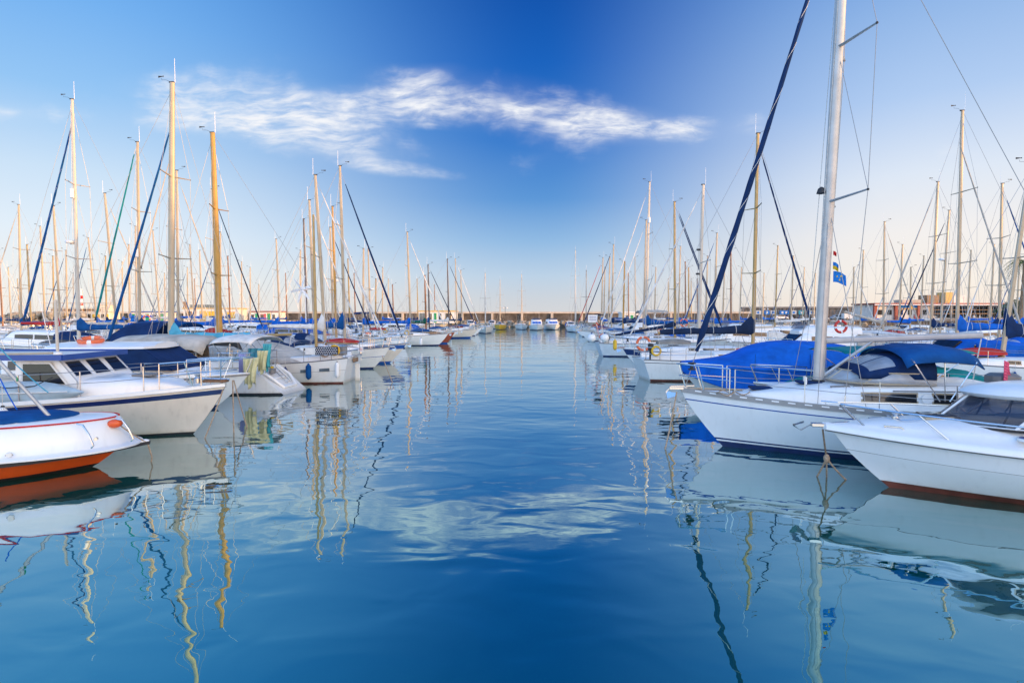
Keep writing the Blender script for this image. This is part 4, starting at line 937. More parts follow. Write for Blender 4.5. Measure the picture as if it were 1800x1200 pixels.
# --- the white roofed cruiser behind it
L = 9; o, phi = tipped((-8.6, 18.6), 2, L)
root, h, st_ = motorboat(dict(L=L, B=2.9, fb=(1.15, .98, .9), xf=L*.27, cabh=.55, scrm=cnavy, nw=2, canvas=None), 'white cruiser with navy windscreen cover and domed white roof, behind the cabin cruiser', o, phi, 1)
c = tr_at(st_, L*.27-.75)
b = MB(); b.loft([[(x, y*w_, z) for y, z in ((1, 2.0), (.98, 2.06), (.7, 2.15), (0, 2.19), (-.7, 2.15), (-.98, 2.06), (-1, 2.0), (0, 1.98))] for x, w_ in ((1.85, .7), (1.7, 1.0), (1.2, 1.12), (-1.0, 1.18), (-1.2, 1.1))], gw); b.build('roof', root)
b = MB(); b.loft([[(2.62, y, 1.36+.0), (1.72, y*.93, 1.99), (1.68, y*.93, 1.99), (2.58, y, 1.33)] for y in (-1.08, -.5, 0, .5, 1.08)], cnavy); b.build('windscreen_cover', root)
for s_ in (1, -1): b = MB(); b.prism([(2.6, s_*1.09, 1.35), (1.70, s_*1.02, 1.99), (.9, s_*1.02, 1.99), (.9, s_*1.12, 1.35)], (0, s_*.02, 0), cnavy); b.build('window_cover', root)
lb = thing('ring_buoy', 'orange ring buoy lying on the domed white cruiser roof', 'life ring', local(root.location, phi, (-.2, -.5, 2.25)), .3)
b = MB(); b.torus((0, 0, 0), .30, .075, orgp, Matrix.Rotation(R(12), 4, 'X'), mt2=cfw); b.build('ring', lb)
# --- stern-to yacht with cream awnings and drying cloths
o = Vector((-8.55-.0, 22.6, 0)); L = 10.2; phi = R(174); o = o+Matrix.Rotation(phi, 3, 'Z') @ Vector((L/2+1.3, 0, 0))
S = dict(L=L, B=3.15, fb=(1.25, 1.05, 1.0), H=12.3, mx=-1.0, mast=alu, mr=.10, aft=-1.2, tr=.66, hull=gw2, boot=bootk, bootq=.07, cover=clight, ch=.34, ch1=.2, collar=.55, boom=3.4, furl=None, gz=.65, bimini=None, dodger=cgrey, lean=0, spr=2, rake=.03)
root, h, st_, dz, PP = yacht(S, 'stern to yacht with open white transom, cream awnings and light blue sail cover', o, phi, 2); wl = lambda p: local(root.location, phi, p)
for (x0, x1, w_, z, ca, cm, dr) in ((-3.3, .9, 1.35, 1.95, .28, cgrey, .25), (-5.2, -3.5, 1.25, 2.02, .22, cwhite, .06)):
    bimini(root, x0, x1, w_, z, cm, 1.3, cam_=ca, drop=dr, frame=x0 < -5)
b = MB()
for (y0, z0, y1, z1) in ((.78, .95, .62, .30), (-.78, .95, -.62, .30)):
    b.tube([(-L/2-.02, y0, z0+.04), (-L/2-.6, (y0+y1)/2*1.05, (z0+z1)/2), (-L/2-1.0, y1*.75, z1-.08)], .06, gw, 8)
b.box((-L/2-.80, 0, .24), (.42, .95, .10), gw, b=.04); b.box((-L/2-.42, 0, .56), (.34, 1.1, .10), gdeck, b=.04); tp = b.build('transom_steps', root)
b = MB()
for y in (-.35, -.05): b.tube([(-L/2-.12, y, 1.35), (-L/2-.2, y, .95), (-L/2-.85, y, .35)], .018, steel, 5)
for k in range(5): b.tube([(-L/2-.22-.14*k, -.35, .90-.13*k), (-L/2-.22-.14*k, -.05, .90-.13*k)], .015, steel, 5)
b.build('boarding_ladder', root)
b = MB(); b.box((-L/2-.42, .3, .85), (.18, .3, .22), grey, b=.05); b.box((-L/2-.38, .3, .98), (.12, .16, .1), cyel, b=.02); b.build('outboard_bracket', root)
for (px, py, Y, w_, hh, cm, lab) in [(427, 628, 20.9, .62, 1.05, cpale, 'long pale yellow cloth hanging from the stern rail of the awninged yacht'), (419, 622, 21.0, .3, .75, clil, 'lilac blue cloth hanging left of the long pale yellow cloth'),
        (452, 616, 21.3, .42, .82, cpale, 'shorter pale yellow cloth hanging under the cream bimini'), (462, 604, 21.6, .34, 1.0, cturq, 'narrow turquoise cloth hanging under the cream bimini'), (436, 612, 22.3, .9, .55, clight, 'patterned light blue cloth strung under the front awning')]:
    p = atY(px, py, Y); c_ = thing('drying_cloth', lab, 'cloth', p, R(-8), 'cloths hung out to dry on the awninged yacht')
    b = MB(); nx, ny = 14, 8; rows_ = []
    for j in range(ny+1):
        g = j/ny; rows_.append([(w_*(i/nx)*(1-.25*math.sin(g*2)), (.05+.03*g)*math.sin(i*1.5+g*.8), -g*hh*(1-.12*math.sin(i*.7))) for i in range(nx+1)])
    b.grid(rows_, cm); b.build('cloth_sheet', c_, solid=.008)
b = MB(); b.loft([[(x, y*w_, z) for y in (-1, -.6, 0, .6, 1)] for x, w_, z in ((-L/2-.03, .60, .93), (-L/2-.28, .60, .72), (-L/2-.62, .52, .45), (-L/2-.95, .36, .17))], glassb, closed=False, caps=(False, False)); b.build('transom_recess', tp, solid=.02)
# --- box sterned ketch
L = 9.6; phi = R(181); o = Vector((-7.35, 26.6, 0))+Matrix.Rotation(phi, 3, 'Z') @ Vector((L/2, 0, 0))
S = dict(L=L, B=3.0, fb=(1.2, .85, 1.12), H=11.4, mx=1.45, mast=gold, mr=.11, tr=.86, hull=gw2, boot=bootr, bootq=.06, aft=.25, cover=None, boom=3.2, boomm=olive, furl=None, gz=.8, rake=-.012, stripe=grey, stripe_q=.45, stripe_w=.012, split=0, toe=grey)
root, h, st_, dz, PP = yacht(S, 'box sterned ketch with ochre masts, wooden rudder, blue and white fenders and grey boom tent', o, phi, 2); wl = lambda p: local(root.location, phi, p)
b = MB(); b.tube([(-3.0, 0, 1.0), (-2.95, 0, 7.7)], [.075, .05], olive, 8); mz = b.build('mizzen_mast', root)
b = MB(); b.tube([(-3.05, 0, 1.78), (-4.95, 0, 1.72)], .045, wood, 6); b.build('mizzen_boom', mz)
b = MB(); rings = []
for x, hh, w_ in ((2.6, .5, .9), (1.6, 1.05, 1.2), (.2, 1.2, 1.35), (-1.2, 1.05, 1.4), (-2.4, .55, 1.3), (-2.9, .2, 1.25)):
    rings.append([(x, w_, .75), (x, w_*.98, .75+hh*.35), (x, w_*.6, .8+hh*.8), (x, 0, .85+hh), (x, -w_*.6, .8+hh*.8), (x, -w_*.98, .75+hh*.35), (x, -w_, .75)])
b.loft(rings, cgrey, closed=False, caps=(False, False)); b.build('boom_tent', root, solid=.02, sub=1)
for s_ in (1, -1):
    for xx in (-3.6, -2.75):
        b = MB(); p = h.pt(h.t_of(xx), .32, s_); q = h.pt(h.t_of(xx-.45), .32, s_); b.loft([[a+Vector((0, s_*e, dz_)) for e, dz_ in ((-.02, 0), (.015, 0), (.015, -.14), (-.02, -.14))] for a in (p, q)], glassb); b.build('hull_port', root)
b = MB(); b.box((-L/2-.10, 0, .25), (.22, .06, 1.1), gw2, b=.02); b.box((-L/2-.05, .1, .98), (.05, .8, .2), wood, b=.02); b.build('rudder', root)
b = MB(); b.box((-3.9, 1.38, 1.48), (1.0, .03, .36), cdark, b=.01)
for i in range(12):
    for j in range(4): b.lathe((-4.35+.08*i+(.04 if j % 2 else 0), 1.40, 1.36+.08*j), [(.022, -.004), (.022, .006)], white, 6, 'y')
b.build('dotted_rail_panel', root)
b = MB(); b.box((-4.45, .8, 1.45), (.3, .5, .4), grey, b=.05); b.box((-3.2, 1.36, 1.45), (.5, .03, .3), gdeck, b=.01); b.build('deck_boxes', root)
p = h.pt(h.t_of(-3.05), .3, 1)
fender(wl((-3.1, 1.42, .55)), cmid, .12, .62, 'dark blue fender hanging on the side of the box sterned ketch')
fender(wl((-4.35, 1.36, .62)), white, .09, .62, 'slim white fender hanging near the stern of the box sterned ketch')
bf = thing('ball_fender', 'round off white ball fender between the ketch and the awninged yacht', 'fender', wl((-1.9, 1.62, .55)), 0)
b = MB(); b.ball((0, 0, 0), .26, gw2, 9); b.lathe((0, 0, .24), [(.08, 0), (.03, .12)], gw2, 8); b.build('body', bf)
# --- rescue boat at the lower left
L = 5.6; o, phi = tipped((-7.5, 11.65), 24, L); X0 = L/2
root = thing('rescue_boat', 'white and orange rescue boat with blue cover and black rubber rim at lower left', 'rescue boat', (o.x, o.y, 0), phi); ALLB.append((root.location.copy(), phi, L, 2.2, 'L0'))
wl = lambda p: local(root.location, phi, p)
h = Hull(L, 2.15, (.40, .37, .37), .9, .55, 0, p=3.0, flare=.30, n=22)
hl = Hull(L-.45, 2.02, (.37, .34, .34), .9, .5, 0, p=2.8, flare=.30, n=22)
b = MB(); rings = []
for i in range(23):
    t = (i/22)**1.2; l = [hl.pt(t, q, 1)+Vector((-.25, 0, 0)) for q in (0, .80, 1, 1.2)]; r_ = [Vector((p.x, -p.y, p.z)) for p in reversed(l)]; rings.append(l+r_)
b.loft(rings, orange, rowmats=[orange, bootk, bootk, bootk, bootk, bootk, orange, orange], caps=(True, True)); b.build('hull', root)
rim = [h.pt((i/26)**1.4, 0, 1) for i in range(27)]; rim[0] = Vector((h.L/2, .04, .34)); out = [(p.x, p.y) for p in rim]+[(p.x, -p.y) for p in reversed(rim)]
def outline(k, dx=0.): return [(x*(1-(1-k)*.55)+dx, y*k) for x, y in out]
b = MB(); b.loft([[(x, y, h.zs(h.t_of(x))-.02) for x, y in outline(.93)], [(x, y, h.zs(h.t_of(x))-.03) for x, y in outline(1.012)], [(x, y, h.zs(h.t_of(x))+.035) for x, y in outline(1.015)], [(x, y, h.zs(h.t_of(x))+.04) for x, y in outline(.97)]], blk); b.build('rubber_rim', root)
def nose(k, dx=0.):      # blunt rounded deckhouse outline
    xf_ = X0-.10-(1-k)*1.25+dx; one = []
    for i in range(27):
        t_ = (i/26)**1.7; ln = (xf_+L/2)*t_; q_ = min(1, ln/1.75); one.append((xf_-ln, 1.075*k*math.sqrt(max(0, 1-(1-q_)**2.2))+.02))
    return one+[(x, -y) for x, y in reversed(one)]
sp = [(.985, .03), (.99, .065), (.94, .085), (.885, .09), (.85, .12), (.82, .30), (.79, .48), (.74, .60), (.66, .67), (.5, .70), (.2, .72)]
b = MB(); b.loft([[(x, y, .40+z*.93) for x, y in nose(k, -.05*min(1, max(0, (z-.1)*3)))] for k, z in sp], gw); top_ = b.build('deckhouse', root, sharp=60)
for (k, z, r_) in ((.715, .645, .011),):
    b = MB(); pp = nose(k, -.05); b.tube([(x, y, .405+z*.93) for x, y in pp[:-1]], r_*1.3, cfr, 4); b.build('red_line', top_)
b = MB(); b.loft([[(x, y, h.zs(h.t_of(x))+dz_) for x, y in outline(k_)] for k_, dz_ in ((1.0, .02), (1.005, .05), (.97, .075), (.8, .085))], gw); b.build('flange', root, sharp=60)
b = MB(); rr_ = random.Random(9); cv = []
for k, z in ((.60, .70), (.58, .745), (.45, .80), (.25, .83), (.05, .84)): cv.append([(min(x, 99)*1.0-.55, y, .365+z*.98+rr_.uniform(-.008, .008)) for x, y in nose(k)])
b.loft(cv, cmid, caps=(False, True)); b.build('canvas_cover', root)
b = MB(); pp = nose(.61); b.tube([(x-.55, y, 1.03+.018*math.sin(i*2.6)) for i, (x, y) in enumerate(pp[:-1])], .010, ropew, 4); b.build('cover_lacing', root)
for (ax, ay) in ((X0-.98, -.905), (X0-.42, -.52)):
    b = MB(); s_ = 1; b.tube([(ax-.05, ay*.80, .99), (ax+.05, ay*.86, .97), (ax+.16, ay*.95, .80), (ax+.24, ay*1.02, .60), (ax+.20, ay*1.0, .55)], .017, steel, 6); b.build('grab_rail', root)
b = MB(); b.ball((X0-.50, -.38, .90), .11, orange, 7, (1.2, .8, .8)); b.build('orange_light', root)
b = MB(); b.lathe((X0-1.95, -.99, .56), [(.04, -.03), (.05, .0), (.04, .006)], gw2, 16, 'y'); b.box((X0-1.95, -1.005, .555), (.12, .02, .02), steel, b=.01); b.build('recessed_handle', root)
b = MB(); b.lathe((X0-2.6, -.93, .86), [(.04, -.05), (.045, .0), (.03, .01)], steel, 10, 'y'); b.build('vent', root)
b = MB(); b.lathe((X0-.72, -.80, .70), [(.03, -.05), (.035, .01)], steel, 8, 'y'); b.build('drain', root)
pa = atY(90, 735, 10.75); pb = atY(0, 637, 10.6); d_ = pb-pa; inv = Matrix.Rotation(-phi, 3, 'Z')
b = MB(); l0 = inv @ (pa-Vector((o.x, o.y, 0))); l1 = inv @ (pa+d_*1.9-Vector((o.x, o.y, 0))); b.tube([l0, l1], .034, mat('mast_grey', (.46, .46, .45), .38, metal=.3), 10); b.lathe(l0, [(.05, -.08), (.05, .0)], dk, 8); b.build('aluminium_pole', root)
b = MB(); l2 = l0+(l1-l0)*.36; b.tube([l2+Vector((0, .02, .06)), l2+Vector((.03, -.05, -.0)), l2+Vector((0, .03, -.05))], .014, grnp, 4); b.build('green_tie', root)
for k, (q0, q1) in enumerate((((0, 612), (85, 690)), ((0, 665), (30, 720)))):
    mooring(('pale blue line stretched above the aluminium pole at the left edge', 'short blue line hanging beside the aluminium pole')[k], [atY(*q0, 11.), atY(*q1, 11.6 if k == 0 else 10.8)], r=.012, mt=clight if k == 0 else cblue)
mooring('pinkish rope looped over the tip of the rescue boat', [wl((X0-.45, -.35, .88)), wl((X0-.02, -.02, .40)), wl((X0+.05, -.02, .1)), wl((X0+.02, -.05, -.1))], r=.014)
# lines from the left bows
for a, c, lab in (((392, 685), (360, 770), 'thin tan rope straight down from the cabin cruiser bow'), ((409, 668), (411, 760), 'upright tan rope beside the cabin cruiser bow'), ((411, 668), (434, 750), 'slanting tan rope right of the cabin cruiser bow'), ((672, 625), (690, 672), 'pale rope from the white bowed yacht down to the water'), ((1215, 700), (1150, 702), 'slack rope at the bow of the right foreground yacht')):
    q = atZ(*c, 0); mooring(lab, [atY(a[0], a[1], q.y+.3), q, q-Vector((0, 0, .3))], r=.018)
# long furled stays of the second row yachts drawn from masthead to bow
def stay(label, ptop, pbot, Y, mt, r=.07, mt2=None):
    a = atY(*pbot, Y); c = atY(*ptop, Y); o_ = thing('furled_jib', label, 'furled sail', a, 0, 'furled jibs on the forestays')
    furl(o_, (0, 0, 0), c-a, r, mt, mt2, z0=.0, z1=.97, lod=2)
stay('purple blue furled jib running down left from the large pale masted yacht', (131, 200), (42, 562), 31.2, cmid, .07, clil)
stay('teal and blue furled jib of the yacht under the navy tent', (238, 262), (168, 560), 29.8, cteal, .055, cmid)
stay('bright blue furled jib slanting left below the leaning tall mast', (303, 215), (190, 600), 24.3, cmid, .065)
stay('pale grey furled jib crossing behind the bright blue one', (299, 278), (248, 470), 36, cgrey, .05)
stay('navy and white twisted jib running down right from the tall gold mast', (1336, 262), (1424, 560), 27.8, cnavy, .06, ropew)
stay('tan brown furled jib running down right from the tall mast by the restaurant', (1686, 250), (1800, 590), 29.5, cgrey, .055)
stay('navy furled jib crossing down to the right below the black one', (1192, 370), (1265, 560), 44, cnavy, .06)
# ------------------------------------------------------------------ the rows of yachts, each set out from where its mast stands
def outl(o, phi, L, B):
    c, q = math.cos(phi), math.sin(phi)
    return [(o[0]+c*x-q*y, o[1]+q*x+c*y) for x, y in ((L/2+.3, 0), (L/4, B/2+.1), (-L/2-.1, B*.45), (-L/2-.1, -B*.45), (L/4, -B/2-.1))]
def clash(o, phi, L, B):
    P = outl(o, phi, L, B); n_ = 0
    for b in ALLB:
        if abs(b[0].x-o[0]) > 12 or abs(b[0].y-o[1]) > 12: continue
        Q = outl(b[0], b[1], b[2], b[3]); ok = False
        for S_ in (P, Q):
            for i in range(5):
                a, c = S_[i], S_[(i+1) % 5]; n = (c[1]-a[1], a[0]-c[0]); p = [x*n[0]+y*n[1] for x, y in P]; q = [x*n[0]+y*n[1] for x, y in Q]
                if min(q) > max(p) or min(p) > max(q): ok = True
        n_ += not ok
    return n_
SC = [1, .97, 1.03, .94, 1.06, .91, 1.1, .88, 1.14, 1.18, .85, 1.22, .82, 1.27, 1.33, 1.4]
def M(px, ytop, Y0, deg0, label, lod=0, L=None, **S):
    S.setdefault('mr', .075); lean = S.pop('lean', 0.); best = None
    for f in SC:
        for fl in (0, 180):
            Y = Y0*f; deg = deg0+fl
            H = atY(px, ytop, Y).z; base = atY(px, 572, Y); L_ = (L or max(7.5, min(12.5, H*.79)))*(1 if fl == 0 or L is None else 1)
            phi = R(deg); mx = S.get('mx', .1*L_)
            o = Vector((base.x, base.y, 0))-Matrix.Rotation(phi, 3, 'Z') @ Vector((mx, 0, 0))
            if abs(o.x) < 11.0 and fl: continue
            n = clash(o, phi, L_, S.get('B', L_*.315))
            if best is None or n < best[0]: best = (n, o, phi, L_, H, Y, deg)
            if n == 0: break
        if best[0] == 0: break
    n, o, phi, L_, H, Y, deg = best
    if n: print('CLASH', label)
    S['H'] = H; S['L'] = L_; S.setdefault('mast', alu)
    if lean: S['rake'] = -lean*Y/1000/H*(1 if abs(math.cos(phi)) > .5 and math.cos(phi) > 0 else -1)
    return yacht(S, label, o, phi, lod)
# ---- right hand front row (bows or sterns on the channel)
M(1324, 235, 27.5, 3, 'stern out yacht with tall gold mast, long dark navy sail cover and black side line', 1, L=9.4, mast=olive, cover=cdark, boom=4.6, ch=.42, ch1=.22, collar=.5, gz=.9, hull=gw2, stripe=bootk, stripe_q=.1, stripe_w=.03, boot=bootr, furl=None, spr=2, boomup=-.05, lean=2)
M(1228, 325, 32, 182, 'white yacht with wide navy band under its deck edge in the right row', 1, L=9.6, mast=aluw, topband=navy, tbw=.3, furl=cwhite, boomm=aluw, boom=4.2, boot=boot, cover=None, mx=.5, toe=white, head=1, baskets=1)
M(1187, 355, 43.5, 0, 'stern out yacht with ochre mast and steeply rising black sail cover', 1, L=10, mast=olive, cover=cdark, boom=4.6, boomup=-.75, ch=.3, ch1=.14, collar=.1, furl=cnavy, hull=ggrey, arch=1, flag='red')
M(1135, 320, 50.5, 180, 'tall pale masted yacht with bright blue mainsail cover and white radar reflector', 1, mast=aluw, cover=cmid, furl=cwhite, reflector=.75, L=11, dodger=cblue, collar=.8)
M(1131, 387, 56, 180, 'slim pale masted yacht with white furled jib just beyond the bright blue mainsail cover', 0, furl=cwhite, cover=cblue, mast=alu)
M(1095, 460, 62, 182, 'small sloop with bright yellow mast in the right hand row', 0, mast=gold, L=8, hull=gcream, cover=cnavy)
M(1075, 430, 69, 180, 'white yacht with golden lit mast and navy sail cover, second beyond the yellow masted sloop', 0, furl=cnavy, cover=cnavy, L=9.5, bimini=cmid)
M(1069, 452, 75.5, 180, 'cream hulled yacht with pale mast and grey sail cover far down the right row', 0, hull=gcream, cover=cgrey, L=9)
M(1057, 453, 84, 180, 'yacht with dark red furled jib and blue boot stripe far down the right row', 0, furl=cred, stripe=blue, cover=cblue, L=9.5)
M(1061, 470, 91, 180, 'short masted white yacht with white sail cover far down the right row', 0, cover=cwhite, L=9)
M(1030, 475, 92, 262, 'yacht with thin dark mast and grey furled jib near the right row end', 0, mast=dkm, furl=cgrey, L=9, cover=cblue)
M(1011, 440, 100, 266, 'tall white yacht closing the right row at the far end of the channel', 0, furl=cwhite, mast=aluw, L=11, cover=cnavy)
# ---- right hand second and third rows
M(1192, 433, 71, 0, 'yacht with slender pale mast and radar dome in the second right row', 0, radar=.55, cover=cblue, furl=cwhite)
M(1255, 410, 60, 0, 'yacht with pale mast and blue furled jib in the second right row', 0, furl=cmid, cover=cblue)
M(1211, 470, 80, 0, 'small yacht with ochre yellow mast in the second right row', 0, mast=gold, cover=cgrey)
M(1226, 490, 88, 0, 'old wooden masted yacht with brown spars in the second right row', 0, mast=brown, hull=gcream, L=8.5)
M(1270, 478, 76, 180, 'low masted white yacht with white furled jib in the third right row', 0, furl=cwhite, L=8)
M(1117, 452, 110, 0, 'distant yacht with pale mast and navy cover beyond the right row', 0, cover=cnavy)
M(1362, 432, 70, 180, 'yacht with thin ochre mast and white hull beyond the navy covered boom', 0, mast=olive, furl=None, cover=cwhite)
M(1683, 195, 30, 180, 'tall white yacht with thick mast and tan furled jib running down to the right', 1, L=11, mast=alu, furl=None, spr=2, cover=cblue, lean=-4, ch=.5, dodger=cblue)
M(1553, 390, 53, 0, 'yacht with beige sail on its raised boom in front of the restaurant', 1, cover=cgrey, furl=cgrey, boomup=1.1, boom=3.6, L=9.5)
M(1636, 320, 40, 180, 'white yacht with grey mast and black furled jib in front of the restaurant sign', 1, furl=cgrey, cover=cnavy, L=10)
M(1652, 370, 51, 180, 'white yacht with slightly raked mast and small radar dome below the restaurant', 0, radar=.6, furl=cdark, L=10, lean=10)
M(1757, 323, 39, 0, 'yacht with light mast and blue jib near the palm tree', 1, furl=cmid, cover=cnavy, L=10)
M(1762, 290, 23, 178, 'yacht with leaning grey mast and big navy triangle of sail cover', 1, L=8.6, mast=alu, cover=cnavy, ch=.6, ch1=.22, collar=.55, boom=3.2, furl=None, gz=.9, lean=38, spr=1, B=2.7)
M(1800, 375, 58, 0, 'yacht with pale mast at the far right in front of the hedge', 0, cover=cblue)
M(1500, 470, 66, 0, 'low white yacht with grey mast between the tall mast and the restaurant', 0, cover=cgrey, furl=cwhite)
M(1600, 470, 62, 0, 'low white yacht with blue sail cover in front of the restaurant windows', 0, cover=cblue, furl=cwhite)
# ---- left hand front row
M(572, 308, 32.6, 1, 'white bowed yacht with white furled jib between the box sterned ketch and blue banded yacht', 1, L=9.2, furl=cwhite, furl2=None, fr=.05, cover=cwhite, stripe=blue, stripe_q=.4, stripe_w=.025, lean=-14, dodger=cnavy, collar=.9, hull=gw2, bootq=.07, mast=alu)
M(606, 292, 36.6, 1, 'cream yacht with broad royal blue band under its deck and dark navy furled jib', 1, L=9.8, furl=cnavy, furl2=None, fr=.075, cover=cmid, topband=blue, tbw=.24, hull=gcream, lean=-5, dodger=cnavy, collar=.9, ch=.4, boot=blue)
M(553, 352, 41, 1, 'white yacht with aluminium mast and light blue jib, two boats beyond the blue banded yacht', 0, furl=cwhite, cover=cblue, L=9, lean=-6)
M(591, 363, 44.6, 0, 'yacht with orange varnished mast and blue sail cover in the left row', 0, mast=gold, cover=cblue, furl=cwhite, L=9)
M(586, 400, 48.4, 0, 'yacht with pale mast carrying a radar dome beside the orange mast', 0, radar=.5, furl=cnavy, L=8.8, cover=cmid)
M(722, 408, 58.6, 1, 'white yacht with tall pale mast and white furled jib behind the cabin cruiser', 0, furl=cwhite, cover=cblue, L=9.6, lean=-5)
M(749, 484, 63.5, 0, 'brick red wooden boat with brown mast and blue waterline', 1, mast=brown, hull=rust, boot=blue, L=8, B=2.9, fb=(1.25, .9, .9), cover=cgreen, boom=3, cab=wood)
M(755, 465, 71, 0, 'white pointed bowed yacht with brown bottom paint and dark mast', 1, mast=dkm, boot=bootr, bootq=.2, L=9.4, cover=cmid, srake=1.7, furl=cdark)
M(789, 455, 79, 0, 'cream hulled yacht with bright blue bottom and anchor at the bow', 1, hull=gcream, boot=blue, bootq=.16, L=10, cover=cwhite, furl=cnavy, mast=dkm)
M(803, 455, 88, 0, 'white yacht with golden lit mast beyond the cream hulled yacht', 0, L=9.5, furl=cwhite)
M(812, 475, 95, 0, 'small white yacht with short pale mast near the far end of the left row', 0, L=8.5, cover=cnavy)
M(853, 480, 102, -86, 'two toned yacht lit gold by the sun closing the left row at the far end', 0, L=9.5, furl=cwhite, hull=gcream)
M(638, 437, 58, 180, 'yacht with thin pale mast in the second left row behind the blue covers', 0, cover=cblue)
M(651, 438, 66, 180, 'yacht with radar dome on its pale mast in the second left row', 0, radar=.5, furl=cwhite, cover=cnavy)
M(660, 490, 76, 180, 'short masted yacht with ochre mast in the second left row', 0, mast=gold)
M(692, 500, 90, 180, 'distant small yacht with brown mast in the second left row', 0, mast=brown, L=8)
# ---- left hand second, third and fourth rows
M(138, 175, 31, 180, 'large yacht with tall pale mast, blue bimini and purple blue furled jib', 1, L=11, mast=aluw, cover=cmid, furl=None, reflector=.62, radar=.42, bimini=cmid, spr=2, lean=2)
M(245, 250, 29.5, 180, 'yacht under a big navy boom tent with teal and blue furled jib', 1, L=9.8, furl=None, reflector=.45, cover=cnavy, cab=gw2)
M(37, 360, 50, 180, 'yacht with two part golden mast at the far left edge', 0, furl=cgrey, cover=cmid, lean=0)
M(80, 398, 60, 180, 'yacht with slim golden mast standing left of the ferry', 0, cover=cgrey, lean=-3)
M(107, 362, 49, 0, 'yacht with plain golden mast and red sail cover in front of the ferry', 0, cover=cred, lean=-6)
M(172, 418, 64, 180, 'yacht with leaning pale mast and blue furled jib beside the ferry', 0, furl=cmid, cover=cblue, lean=-12)
M(206, 340, 43, 0, 'yacht whose grey mast leans left above the blue kiosk', 0, lean=-15, furl=cgrey, cover=cgrey)
M(240, 398, 62, 180, 'yacht with short golden mast behind the navy boom tent', 0, cover=cmid)
M(282, 405, 62, 0, 'yacht with golden mast and pale furled jib right of the navy boom tent', 0, furl=cgrey, lean=-9, cover=cblue)
M(313, 300, 36, 180, 'tall yacht with pale gold mast just right of the light blue sail cover', 0, cover=cblue, furl=cgrey, L=10, lean=4)
M(343, 430, 72, 180, 'small yacht with thin mast in front of the small kiosks', 0, lean=-6)
M(380, 333, 42, 180, 'yacht with white mast and dark furled jib leaning left, beside the yellow mast', 0, furl=cdark, cover=cblue, mast=aluw, lean=-2)
M(388, 408, 60, 180, 'yacht with grey mast and blue jib behind the yellow mast', 0, furl=cmid, cover=cblue)
M(425, 460, 90, 180, 'distant yacht with tiny pale mast in front of the ochre building', 0, radar=.5)
M(492, 420, 66, 180, 'yacht with golden mast and long blue sail cover standing alone among the left boats', 0, cover=cblue, lean=-4, boom=4.4)
M(540, 385, 52, 180, 'yacht with dark mast and spinning wind generator on a pole', 0, mast=dkm, cover=cblue, furl=cwhite)
M(455, 500, 100, 180, 'remote yacht with slender mast near the white harbour house', 0)
M(20, 470, 82, 0, 'remote yacht with white furled jib at the left edge', 0, furl=cwhite)
